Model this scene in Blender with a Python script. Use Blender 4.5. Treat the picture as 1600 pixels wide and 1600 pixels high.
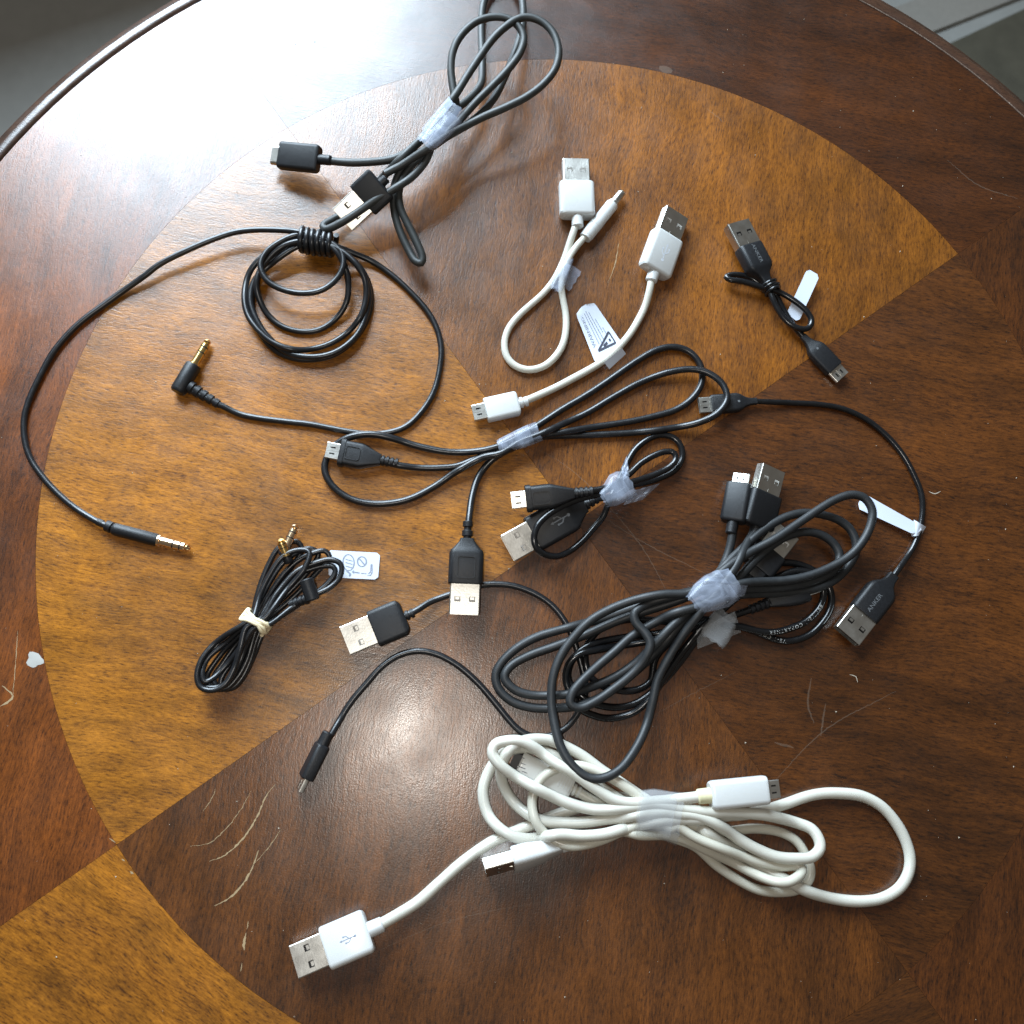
import bpy, bmesh, math, random
import numpy as np
from mathutils import Vector, Matrix, Euler

for o in list(bpy.data.objects): bpy.data.objects.remove(o)
SC = bpy.context.scene
COL = SC.collection
random.seed(7); RNG = np.random.default_rng(7)
MM = 0.001

# ------------------------------------------------------------------ camera, world, light, exposure
CAM_POS = np.array([-0.02656621, -0.0938808, 0.39714455])
PITCH, ROLL, FPX = 0.2198, 0.3337, 1541.945
cam = bpy.data.cameras.new('camera'); cam.sensor_width = 36; cam.lens = FPX/1600*36
cam.clip_start = 0.01; cam.clip_end = 50
cam.dof.use_dof = True; cam.dof.focus_distance = 0.41; cam.dof.aperture_fstop = 15
camo = bpy.data.objects.new('camera', cam); COL.objects.link(camo)
camo.matrix_world = Matrix.Translation(Vector(CAM_POS)) @ Matrix.Rotation(PITCH, 4, 'X') @ Matrix.Rotation(ROLL, 4, 'Z')
SC.camera = camo
SC.render.resolution_x = SC.render.resolution_y = 1024

W = bpy.data.worlds.new('World'); SC.world = W; W.use_nodes = True
W.node_tree.nodes['Background'].inputs[0].default_value = (1.0, 0.92, 0.82, 1)
W.node_tree.nodes['Background'].inputs[1].default_value = 0.12

def area_light(name, loc, target, sx, sy, power, col):
    l = bpy.data.lights.new(name, 'AREA'); l.shape = 'RECTANGLE'; l.size = sx; l.size_y = sy; l.energy = power; l.color = col
    o = bpy.data.objects.new(name, l); COL.objects.link(o); o.location = loc
    o.rotation_euler = (Vector(target)-Vector(loc)).to_track_quat('-Z', 'Y').to_euler()
    return o
az = math.radians(133); dist = 0.78
area_light('window_light', (dist*math.cos(az), dist*math.sin(az), 0.55), (0, 0, 0.55), 0.52, 0.86, 40, (0.72, 0.87, 1.0))
fl = bpy.data.lights.new('phone_flash', 'POINT'); fl.energy = 2.0; fl.shadow_soft_size = 0.004; fl.color = (1.0, 0.95, 0.88)
flo = bpy.data.objects.new('phone_flash', fl); COL.objects.link(flo); flo.location = (-0.040, -0.112, 0.402)

SC.view_settings.view_transform = 'Standard'; SC.view_settings.look = 'None'
SC.view_settings.exposure = 0.0; SC.view_settings.gamma = 1.0
SC.render.engine = 'CYCLES'

# ------------------------------------------------------------------ measuring helpers (photo pixel -> point at a height above the table)
_Rm = np.array((Matrix.Rotation(PITCH, 3, 'X') @ Matrix.Rotation(ROLL, 3, 'Z')))
def PN(px, py, h):            # arrays; h in metres
    px = np.asarray(px, float); py = np.asarray(py, float); h = np.asarray(h, float)
    d = np.stack([(px-800)/FPX, -(py-800)/FPX, -np.ones_like(px)], -1) @ _Rm.T
    t = (h-CAM_POS[2])/d[..., 2]
    return np.stack([CAM_POS[0]+d[..., 0]*t, CAM_POS[1]+d[..., 1]*t, h+0*px], -1)
def P(px, py, h=0.0):         # h in millimetres
    return Vector(PN(px, py, h*MM).tolist())

# ------------------------------------------------------------------ materials
def new_mat(name):
    m = bpy.data.materials.new(name); m.use_nodes = True
    return m, m.node_tree.nodes, m.node_tree.links, m.node_tree.nodes['Principled BSDF']
def plain(name, col, rough, metal=0.0, spec=0.5, bump=0.0, bscale=900, var=0.0, coat=0.0, alpha=1.0, sss=0.0):
    m, n, l, b = new_mat(name)
    b.inputs['Base Color'].default_value = (*col, 1); b.inputs['Roughness'].default_value = rough
    b.inputs['Metallic'].default_value = metal; b.inputs['Specular IOR Level'].default_value = spec
    b.inputs['Coat Weight'].default_value = coat; b.inputs['Alpha'].default_value = alpha
    if sss: b.inputs['Subsurface Weight'].default_value = sss; b.inputs['Subsurface Radius'].default_value = (.002, .0018, .0015)
    tc = n.new('ShaderNodeTexCoord')
    if bump or var:
        nz = n.new('ShaderNodeTexNoise'); nz.inputs['Scale'].default_value = bscale; nz.inputs['Detail'].default_value = 4
        l.new(tc.outputs['Object'], nz.inputs['Vector'])
        if bump:
            bp = n.new('ShaderNodeBump'); bp.inputs['Strength'].default_value = bump; bp.inputs['Distance'].default_value = 0.0002
            l.new(nz.outputs['Fac'], bp.inputs['Height']); l.new(bp.outputs['Normal'], b.inputs['Normal'])
        if var:
            n2 = n.new('ShaderNodeTexNoise'); n2.inputs['Scale'].default_value = bscale*0.18; n2.inputs['Detail'].default_value = 5
            l.new(tc.outputs['Object'], n2.inputs['Vector'])
            mx = n.new('ShaderNodeMix'); mx.data_type = 'RGBA'
            mx.inputs['A'].default_value = (*[c*(1-var) for c in col], 1); mx.inputs['B'].default_value = (*[min(1, c*(1+var)) for c in col], 1)
            l.new(n2.outputs['Fac'], mx.inputs['Factor']); l.new(mx.outputs['Result'], b.inputs['Base Color'])
            mr = n.new('ShaderNodeMapRange'); mr.inputs['To Min'].default_value = max(0.02, rough-0.08); mr.inputs['To Max'].default_value = rough+0.1
            l.new(n2.outputs['Fac'], mr.inputs['Value']); l.new(mr.outputs['Result'], b.inputs['Roughness'])
    return m

def wood(name, dark, light, pore, along=0.45):
    m, n, l, b = new_mat(name)
    tc = n.new('ShaderNodeTexCoord'); oi = n.new('ShaderNodeObjectInfo')
    off = n.new('ShaderNodeVectorMath'); off.operation = 'SCALE'; off.inputs[0].default_value = (3.1, 7.7, 1.3)
    l.new(oi.outputs['Random'], off.inputs['Scale'])
    add = n.new('ShaderNodeVectorMath'); add.operation = 'ADD'; l.new(tc.outputs['Object'], add.inputs[0]); l.new(off.outputs['Vector'], add.inputs[1])
    # slow waviness so that the grain is not ruler straight
    wv = n.new('ShaderNodeTexNoise'); wv.inputs['Scale'].default_value = 14; wv.inputs['Detail'].default_value = 2; l.new(add.outputs[0], wv.inputs['Vector'])
    ws = n.new('ShaderNodeVectorMath'); ws.operation = 'MULTIPLY_ADD'; l.new(wv.outputs['Color'], ws.inputs[0]); ws.inputs[1].default_value = (0.0, 0.016, 0); l.new(add.outputs[0], ws.inputs[2])
    def streak(sx, sy, scale, detail, rough=0.55):
        mp = n.new('ShaderNodeMapping'); mp.inputs['Scale'].default_value = (sx, sy, sy); l.new(ws.outputs[0], mp.inputs['Vector'])
        t = n.new('ShaderNodeTexNoise'); t.inputs['Scale'].default_value = scale; t.inputs['Detail'].default_value = detail; t.inputs['Roughness'].default_value = rough
        l.new(mp.outputs[0], t.inputs['Vector']); return t.outputs['Fac']
    def ramp(src, stops):
        r = n.new('ShaderNodeValToRGB'); l.new(src, r.inputs[0]); e = r.color_ramp.elements
        e[0].position, e[0].color = stops[0][0], (*[stops[0][1]]*3, 1); e[1].position, e[1].color = stops[-1][0], (*[stops[-1][1]]*3, 1)
        for p, v in stops[1:-1]:
            k = e.new(p); k.color = (v, v, v, 1)
        return r.outputs['Color']
    fine = streak(0.22, 1.0, 1700, 3.0)          # fibre flecks
    mid = streak(0.13, 1.0, 620, 5.0)
    broad = streak(0.16, 1.0, 46, 4.0)           # figure bands
    blotch = n.new('ShaderNodeTexNoise'); blotch.inputs['Scale'].default_value = 9; blotch.inputs['Detail'].default_value = 4; l.new(add.outputs[0], blotch.inputs['Vector'])
    speck = n.new('ShaderNodeTexNoise'); speck.inputs['Scale'].default_value = 1700; speck.inputs['Detail'].default_value = 2; l.new(add.outputs[0], speck.inputs['Vector'])
    def math_(op, a, c):
        k = n.new('ShaderNodeMath'); k.operation = op
        for i, v in enumerate((a, c)):
            if isinstance(v, (int, float)): k.inputs[i].default_value = v
            else: l.new(v, k.inputs[i])
        return k.outputs[0]
    s = math_('ADD', math_('MULTIPLY', fine, 0.42), math_('ADD', math_('MULTIPLY', mid, 0.28), math_('ADD', math_('MULTIPLY', broad, 0.22), math_('MULTIPLY', speck.outputs['Fac'], 0.14))))
    s = ramp(s, [(0.38, 0.0), (0.53, 0.48), (0.69, 1.0)])
    mx = n.new('ShaderNodeMix'); mx.data_type = 'RGBA'; mx.inputs['A'].default_value = (*dark, 1); mx.inputs['B'].default_value = (*light, 1); l.new(s, mx.inputs['Factor'])
    pr = ramp(fine, [(0.30, 1.0), (0.42, 0.0)])
    m2 = n.new('ShaderNodeMix'); m2.data_type = 'RGBA'; l.new(mx.outputs['Result'], m2.inputs['A']); m2.inputs['B'].default_value = (*pore, 1)
    l.new(math_('MULTIPLY', pr, 0.5), m2.inputs['Factor'])
    cloud = streak(along, 1.0, 95, 5.0, 0.65)
    bl = ramp(math_('ADD', math_('MULTIPLY', blotch.outputs['Fac'], 0.5), math_('MULTIPLY', cloud, 0.5)), [(0.36, 0.46), (0.52, 1.0), (0.66, 1.42)])
    m3 = n.new('ShaderNodeMix'); m3.data_type = 'RGBA'; m3.blend_type = 'MULTIPLY'; m3.inputs['Factor'].default_value = 1; l.new(m2.outputs['Result'], m3.inputs['A']); l.new(bl, m3.inputs['B'])
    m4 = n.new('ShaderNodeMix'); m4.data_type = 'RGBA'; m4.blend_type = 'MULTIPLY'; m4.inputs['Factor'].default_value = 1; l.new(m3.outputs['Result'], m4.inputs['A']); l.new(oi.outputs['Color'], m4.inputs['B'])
    l.new(m4.outputs['Result'], b.inputs['Base Color'])
    # semi-gloss lacquer with wear
    rz = n.new('ShaderNodeTexNoise'); rz.inputs['Scale'].default_value = 60; rz.inputs['Detail'].default_value = 6; l.new(add.outputs[0], rz.inputs['Vector'])
    mr = n.new('ShaderNodeMapRange'); mr.inputs['To Min'].default_value = 0.28; mr.inputs['To Max'].default_value = 0.40; l.new(rz.outputs['Fac'], mr.inputs['Value'])
    l.new(mr.outputs['Result'], b.inputs['Roughness'])
    m2r = n.new('ShaderNodeMapRange'); m2r.inputs['From Min'].default_value = .3; m2r.inputs['From Max'].default_value = .7; m2r.inputs['To Min'].default_value = 0.19; m2r.inputs['To Max'].default_value = 0.31; l.new(rz.outputs['Fac'], m2r.inputs['Value']); l.new(m2r.outputs['Result'], b.inputs['Coat Roughness'])
    b.inputs['Specular IOR Level'].default_value = 0.5
    b.inputs['Coat Weight'].default_value = 0.68;  b.inputs['Coat IOR'].default_value = 1.5
    hs = math_('ADD', math_('MULTIPLY', fine, 0.6), math_('ADD', math_('MULTIPLY', mid, 0.5), math_('MULTIPLY', speck.outputs['Fac'], 0.55)))
    bp = n.new('ShaderNodeBump'); bp.inputs['Strength'].default_value = 0.55; bp.inputs['Distance'].default_value = 0.00012
    l.new(hs, bp.inputs['Height']); l.new(bp.outputs['Normal'], b.inputs['Normal']); l.new(bp.outputs['Normal'], b.inputs['Coat Normal'])
    return m

M = {}
M['gold'] = wood('golden_sheen_veneer', (0.074, 0.022, 0.0022), (0.330, 0.120, 0.0100), (0.024, 0.009, 0.0025))  # golden tone of the veneer with its bright sheen put into the colour
M['brown'] = wood('brown_dim_veneer', (0.022, 0.0064, 0.0013), (0.135, 0.042, 0.0060), (0.010, 0.0036, 0.0014), 0.2)  # darker tone of the same veneer, its weak sheen put into the colour
M['rim'] = wood('dark_rim_wood', (0.022, 0.010, 0.006), (0.065, 0.028, 0.014), (0.010, 0.005, 0.003))
M['joint'] = plain('dark_joint', (0.018, 0.009, 0.005), 0.6)
M['char'] = plain('charcoal_rubber', (0.017, 0.0185, 0.020), 0.48, spec=0.42, bump=0.25, bscale=2500, var=0.25)
M['char2'] = plain('grey_green_rubber', (0.020, 0.022, 0.021), 0.50, bump=0.2, bscale=2500, var=0.25)
M['black'] = plain('black_pvc', (0.010, 0.0105, 0.012), 0.30, bump=0.15, bscale=2500, var=0.3)
M['gloss'] = plain('glossy_black_pvc', (0.007, 0.0072, 0.008), 0.22, bump=0.1, bscale=2000, var=0.3)
M['plugk'] = plain('black_plug_plastic', (0.010, 0.0105, 0.012), 0.42, spec=0.35, bump=0.35, bscale=4500, var=0.2)
M['white'] = plain('white_pvc', (0.54, 0.525, 0.46), 0.32, var=0.10, bscale=300, sss=0.15)
M['cream'] = plain('cream_white_pvc', (0.53, 0.51, 0.43), 0.30, var=0.12, bscale=260, sss=0.15)
M['yellowed'] = plain('yellowed_pvc', (0.66, 0.62, 0.40), 0.4, var=0.1, sss=0.1)
M['plugw'] = plain('white_plug_plastic', (0.56, 0.57, 0.56), 0.28, var=0.03, bscale=300, sss=0.1)
M['steel'] = plain('nickel_plate', (0.62, 0.605, 0.56), 0.32, metal=1.0, bump=0.1, bscale=1500, var=0.08)
M['gold_pl'] = plain('gold_plate', (0.80, 0.56, 0.22), 0.22, metal=1.0, var=0.1)
M['rose'] = plain('champagne_plate', (0.82, 0.60, 0.38), 0.22, metal=1.0, var=0.1)
M['inner'] = plain('black_tongue', (0.012, 0.012, 0.013), 0.5)
M['innerw'] = plain('white_tongue', (0.75, 0.75, 0.73), 0.5)
M['tag'] = plain('paper_tag_white', (0.58, 0.63, 0.72), 0.45, var=0.04, bscale=200)
M['ink'] = plain('dark_ink', (0.03, 0.035, 0.06), 0.6)
M['greyink'] = plain('grey_ink', (0.22, 0.25, 0.32), 0.6)
M['emb'] = plain('embossed_plastic', (0.11, 0.115, 0.12), 0.4)
M['embw'] = plain('embossed_white', (0.62, 0.66, 0.72), 0.4)
M['print'] = plain('white_print', (0.42, 0.42, 0.40), 0.5)
M['band'] = plain('rubber_band_latex', (0.74, 0.64, 0.42), 0.5, var=0.12, bscale=600, sss=0.2)
M['pale'] = plain('bare_wood_scratch', (0.32, 0.225, 0.12), 0.7, var=0.2)
M['haze'] = plain('faint_scuff', (0.36, 0.28, 0.21), 0.6, var=0.2, alpha=0.12)
M['paint'] = plain('white_paint_spot', (0.38, 0.375, 0.35), 0.6, var=0.1)
M['lint'] = plain('lint', (0.42, 0.36, 0.28), 0.8)

def tape_mat():
    m, n, l, b = new_mat('frosted_tape')
    b.inputs['Base Color'].default_value = (0.40, 0.45, 0.56, 1); b.inputs['Roughness'].default_value = 0.20
    tc = n.new('ShaderNodeTexCoord'); nz = n.new('ShaderNodeTexNoise'); nz.inputs['Scale'].default_value = 75; nz.inputs['Detail'].default_value = 3; nz.inputs['Distortion'].default_value = 1.6
    l.new(tc.outputs['Object'], nz.inputs['Vector'])
    bp = n.new('ShaderNodeBump'); bp.inputs['Strength'].default_value = 0.35; bp.inputs['Distance'].default_value = 0.0008
    l.new(nz.outputs['Fac'], bp.inputs['Height']); l.new(bp.outputs['Normal'], b.inputs['Normal'])
    mr = n.new('ShaderNodeMapRange'); mr.inputs['From Min'].default_value = .35; mr.inputs['From Max'].default_value = .65
    mr.inputs['To Min'].default_value = 0.16; mr.inputs['To Max'].default_value = 0.40
    l.new(nz.outputs['Fac'], mr.inputs['Value']); l.new(mr.outputs['Result'], b.inputs['Alpha'])
    return m
M['tape'] = tape_mat()
M['cleartape'] = plain('clear_tape', (0.48, 0.50, 0.52), 0.22, bump=0.6, bscale=150, alpha=0.22)
M['clearplug'] = plain('milky_translucent_plastic', (0.72, 0.72, 0.68), 0.25, alpha=0.8)
M['floor'] = plain('grey_carpet', (0.48, 0.485, 0.46), 0.95, bump=0.4, bscale=400, var=0.10)
M['rug'] = plain('olive_rug', (0.12, 0.11, 0.08), 0.95, bump=0.8, bscale=260, var=0.35)
M['strip'] = plain('pale_strip', (0.42, 0.40, 0.36), 0.7, var=0.1)

# ------------------------------------------------------------------ object helpers
def mesh_obj(name, verts, faces, mat, parent=None, smooth=True, angle=40, mw=None, label=None):
    me = bpy.data.meshes.new(name); me.from_pydata([tuple(v) for v in verts], [], [tuple(f) for f in faces])
    bm = bmesh.new(); bm.from_mesh(me); bmesh.ops.recalc_face_normals(bm, faces=bm.faces); bm.to_mesh(me); bm.free()
    me.materials.append(mat)
    if smooth:
        me.polygons.foreach_set('use_smooth', [True]*len(me.polygons)); me.set_sharp_from_angle(angle=math.radians(angle))
    o = bpy.data.objects.new(name, me); COL.objects.link(o)
    put(o, parent, mw)
    if label: o['label'] = label
    return o
def wmat(o):
    m = o.matrix_basis.copy()
    while o.parent: o = o.parent; m = o.matrix_basis @ m
    return m
def put(o, parent, mw=None):
    mw = mw if mw is not None else Matrix.Identity(4)
    if parent:
        o.parent = parent; o.matrix_parent_inverse = Matrix.Identity(4); o.matrix_basis = wmat(parent).inverted() @ mw
    else: o.matrix_basis = mw
def thing(name, label, cat, loc, group=None):
    o = bpy.data.objects.new(name, None); COL.objects.link(o); o.empty_display_size = 0.01; o.location = loc
    o['label'] = label; o['category'] = cat
    if group: o['group'] = group
    return o
class MB:
    def __init__(s): s.v = []; s.f = []
    def add(s, v, f):
        k = len(s.v); s.v += [tuple(p) for p in v]; s.f += [tuple(i+k for i in q) for q in f]
def rrect(a, b, r, n=3):      # rounded rectangle, half sizes
    r = max(1e-5, min(r, a*0.999, b*0.999)); pts = []
    for cx, cy, s in ((a-r, b-r, 0), (-a+r, b-r, 1), (-a+r, -b+r, 2), (a-r, -b+r, 3)):
        for k in range(n+1):
            t = math.pi/2*(s+k/n); pts.append((cx+r*math.cos(t), cy+r*math.sin(t)))
    return pts
def loft(mb, rings, cap0=True, cap1=True):   # rings: list of equal-length lists of 3-D points
    n = len(rings[0]); v = [p for r in rings for p in r]; f = []
    for i in range(len(rings)-1):
        for j in range(n): f.append((i*n+j, i*n+(j+1) % n, (i+1)*n+(j+1) % n, (i+1)*n+j))
    if cap0: f.append(tuple(range(n-1, -1, -1)))
    if cap1: f.append(tuple((len(rings)-1)*n+j for j in range(n)))
    mb.add(v, f)
def box(mb, x0, x1, y0, y1, z0, z1):
    v = [(x, y, z) for x in (x0, x1) for y in (y0, y1) for z in (z0, z1)]
    mb.add(v, [(0, 1, 3, 2), (4, 6, 7, 5), (0, 4, 5, 1), (2, 3, 7, 6), (0, 2, 6, 4), (1, 5, 7, 3)])
def bobj(mb, name, mat, parent, mw, angle=35, smooth=True):   # millimetres -> metres
    return mesh_obj(name, [(x*MM, y*MM, z*MM) for x, y, z in mb.v], mb.f, mat, parent, smooth, angle, mw)

def text_pts(s, size, align='CENTER', gap=1.0):     # lettering as flat mesh, unit mm
    cu = bpy.data.curves.new('lettering', 'FONT'); cu.body = s; cu.size = size; cu.space_character = gap; cu.align_x = align; cu.align_y = 'CENTER'; cu.resolution_u = 2
    ob = bpy.data.objects.new('lettering', cu); COL.objects.link(ob)
    dg = bpy.context.evaluated_depsgraph_get(); me = bpy.data.meshes.new_from_object(ob.evaluated_get(dg))
    v = [tuple(p.co) for p in me.vertices]; f = [tuple(p.vertices) for p in me.polygons]
    bpy.data.objects.remove(ob); bpy.data.curves.remove(cu); bpy.data.meshes.remove(me)
    return v, f

# ------------------------------------------------------------------ cords: one spline per cable, laid over what is already there
CORDS = []
def spline(pts, step=1.1):
    p = np.array([(a[0], a[1], (a[2] if len(a) > 2 else 0.0)) for a in pts], float)
    keep = [0]+[i for i in range(1, len(p)) if np.hypot(*(p[i, :2]-p[keep_last(p, i)][:2])) > 0.5]
    p = p[keep]
    q = np.vstack([2*p[0]-p[1], p, 2*p[-1]-p[-2]]); out = []; idx = []
    for i in range(1, len(q)-2):
        a, b, c, d = q[i-1], q[i], q[i+1], q[i+2]
        t0 = 0; t1 = t0+max(.1, np.linalg.norm((b-a)[:2]))**.5; t2 = t1+max(.1, np.linalg.norm((c-b)[:2]))**.5; t3 = t2+max(.1, np.linalg.norm((d-c)[:2]))**.5
        n = max(2, int(np.linalg.norm((c-b)[:2])/3.7/step))
        for k in range(n):
            t = t1+(t2-t1)*k/n
            A1 = (t1-t)/(t1-t0)*a+(t-t0)/(t1-t0)*b; A2 = (t2-t)/(t2-t1)*b+(t-t1)/(t2-t1)*c; A3 = (t3-t)/(t3-t2)*c+(t-t2)/(t3-t2)*d
            B1 = (t2-t)/(t2-t0)*A1+(t-t0)/(t2-t0)*A2; B2 = (t3-t)/(t3-t1)*A2+(t-t1)/(t3-t1)*A3
            v = (t2-t)/(t2-t1)*B1+(t-t1)/(t2-t1)*B2
            v[2] = b[2]+(c[2]-b[2])*k/n
            out.append(v); idx.append(i-1)
    out.append(q[-2]); idx.append(len(q)-4)
    return np.array(out), idx
def keep_last(p, i): return i-1
def cord(th, mat, r, segs, zmax=14, name='cord', ends=(None, None)):
    """segs: list of (layer, [(x, y[, min height mm])]); r in mm"""
    pts = []; pri = []
    for pr, s in segs:
        pts += s; pri += [pr]*len(s)
    sm, idx = spline(pts)
    if len(sm) > 30:
        for k in (0, 1): sm[6:-6, k] += gsmooth(RNG.normal(0, 1, len(sm)), 5)[6:len(sm)-6]*1.5
    idx = [min(i, len(pri)-1) for i in idx]
    c = dict(th=th, mat=mat, r=r, px=sm[:, :2], hmin=sm[:, 2], pri=np.array([pri[i] for i in idx], float), zmax=zmax, name=name, ends=ends)
    CORDS.append(c); return c
def gsmooth(z, sig):
    k = np.arange(-int(3*sig), int(3*sig)+1); w = np.exp(-k*k/(2*sig*sig)); w /= w.sum()
    return np.convolve(np.pad(z, len(k)//2, 'edge'), w, 'valid')
def solve_cords():
    for c in CORDS:
        c['xy'] = PN(c['px'][:, 0], c['px'][:, 1], np.full(len(c['px']), 0.003))[:, :2]*1000
        c['z'] = np.full(len(c['px']), np.nan)
    order = sorted({(p, i) for i, c in enumerate(CORDS) for p in c['pri']})
    PX = np.zeros((0, 2)); PZ = np.zeros(0); PR = np.zeros(0); PI = np.zeros(0); PK = np.zeros(0)
    for p, i in order:
        c = CORDS[i]; sel = np.where(c['pri'] == p)[0]; xy = c['xy'][sel]; r = c['r']
        z = np.maximum(r, c['hmin'][sel])
        if len(PX):
            D = np.hypot(xy[:, None, 0]-PX[None, :, 0], xy[:, None, 1]-PX[None, :, 1]); R = r+PR[None, :]
            own = (PI[None, :] == i) & (np.abs(PK[None, :]-sel[:, None]) < 9)
            need = np.where((D < R) & ~own, PZ[None, :]+np.sqrt(np.maximum(R*R-D*D, 0))*0.97, 0).max(1)
            z = np.maximum(z, np.minimum(need, c['zmax']))
        # let the cord bridge smoothly
        runs = np.split(np.arange(len(sel)), np.where(np.diff(sel) > 1)[0]+1)
        for rn in runs:
            zz = z[rn].copy()
            if len(rn) > 8:
                m = np.array([zz[max(0, k-2):k+3].max() for k in range(len(zz))]); zz = np.maximum(gsmooth(m, 2.5), r)
            z[rn] = zz
        c['z'][sel] = z
        PX = np.vstack([PX, xy]); PZ = np.r_[PZ, z]; PR = np.r_[PR, np.full(len(z), r)]; PI = np.r_[PI, np.full(len(z), i)]; PK = np.r_[PK, sel]
    for c in CORDS:
        z = np.maximum(gsmooth(c['z'], 1.6), c['r']); n = len(z)
        for e, side in zip(c['ends'], (0, 1)):
            if e is not None:
                for k in range(min(n, 14)):
                    w = max(0, 1-k/13.0); w = w*w*(3-2*w); j = k if side == 0 else n-1-k
                    z[j] = z[j]*(1-w)+e*w
        c['z'] = z
        w = PN(c['px'][:, 0], c['px'][:, 1], z*MM)
        for k in range(3): w[:, k] = gsmooth(w[:, k], 0.8) if n > 6 else w[:, k]
        c['w'] = w
def tube(name, w, r, mat, parent, seg=12, taper=None):
    """swept round cord, w in metres, r in metres"""
    n = len(w); T = np.gradient(w, axis=0); T /= np.linalg.norm(T, axis=1)[:, None]+1e-12
    N = np.zeros_like(w); a = np.array([0, 0, 1.0]); N[0] = a-T[0]*(a@T[0]); N[0] /= np.linalg.norm(N[0])+1e-9
    for i in range(1, n):
        v = N[i-1]-T[i]*(N[i-1]@T[i]); N[i] = v/(np.linalg.norm(v)+1e-12)
    B = np.cross(T, N); ang = np.arange(seg)*2*math.pi/seg
    rr = np.full(n, r) if taper is None else taper
    V = (w[:, None, :]+rr[:, None, None]*(np.cos(ang)[None, :, None]*N[:, None, :]+np.sin(ang)[None, :, None]*B[:, None, :])).reshape(-1, 3)
    F = [(i*seg+j, i*seg+(j+1) % seg, (i+1)*seg+(j+1) % seg, (i+1)*seg+j) for i in range(n-1) for j in range(seg)]
    F += [tuple(range(seg-1, -1, -1)), tuple((n-1)*seg+j for j in range(seg))]
    org = wmat(parent).translation if parent else Vector((0, 0, 0)); o3 = np.array(org)
    return mesh_obj(name, (V-o3).tolist(), F, mat, parent, True, 60, Matrix.Translation(org))

# ------------------------------------------------------------------ plugs (local frame: x to the tip, y width, z up; millimetres)
STY = {
 'box':    [(0, .84, .78), (.02, .93, .90), (.07, 1, 1), (.95, 1, 1), (.985, .98, .97), (1, .94, .92)],
 'soft':   [(0, .70, .66), (.03, .84, .82), (.10, .97, .96), (.18, 1, 1), (.94, 1, 1), (.985, .98, .96), (1, .92, .88)],
 'anker':  [(0, .33, .50), (.14, .36, .53), (.24, .50, .62), (.36, .88, .90), (.44, .99, .99), (.50, 1, 1), (.965, 1, 1), (1, .95, .92)],
 'mold':   [(0, .58, .72), (.03, .62, .78), (.28, .66, .82), (.30, .90, .93), (.36, 1, 1), (.97, 1, 1), (1, .95, .93)],
 'mmold':  [(0, .42, .62), (.05, .46, .68), (.44, .95, 1), (.50, 1, 1), (.88, 1, 1), (.885, 1.10, 1.10), (.985, 1.10, 1.10), (1, 1.05, 1.04)],
 'usbmold':[(0, .40, .70), (.06, .44, .74), (.22, .80, .86), (.26, .93, .95), (.34, 1, 1), (.97, 1, 1), (1, .95, .93)],
 'taper':  [(0, .36, .44), (.08, .42, .52), (.45, .80, .86), (.70, .97, .98), (.80, 1, 1), (.97, 1, 1), (1, .95, .93)],
}
def frame(back, tip, roll):
    X = (tip-back); L = X.length; X.normalize()
    Z = Vector((0, 0, 1)); Z = (Z-X*Z.dot(X)).normalized(); Y = Z.cross(X)
    if roll:
        q = Matrix.Rotation(math.radians(roll), 3, X); Y = q @ Y; Z = q @ Z
    return Matrix(((X.x, Y.x, Z.x, back.x), (X.y, Y.y, Z.y, back.y), (X.z, Y.z, Z.z, back.z), (0, 0, 0, 1))), L*1000
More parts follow.
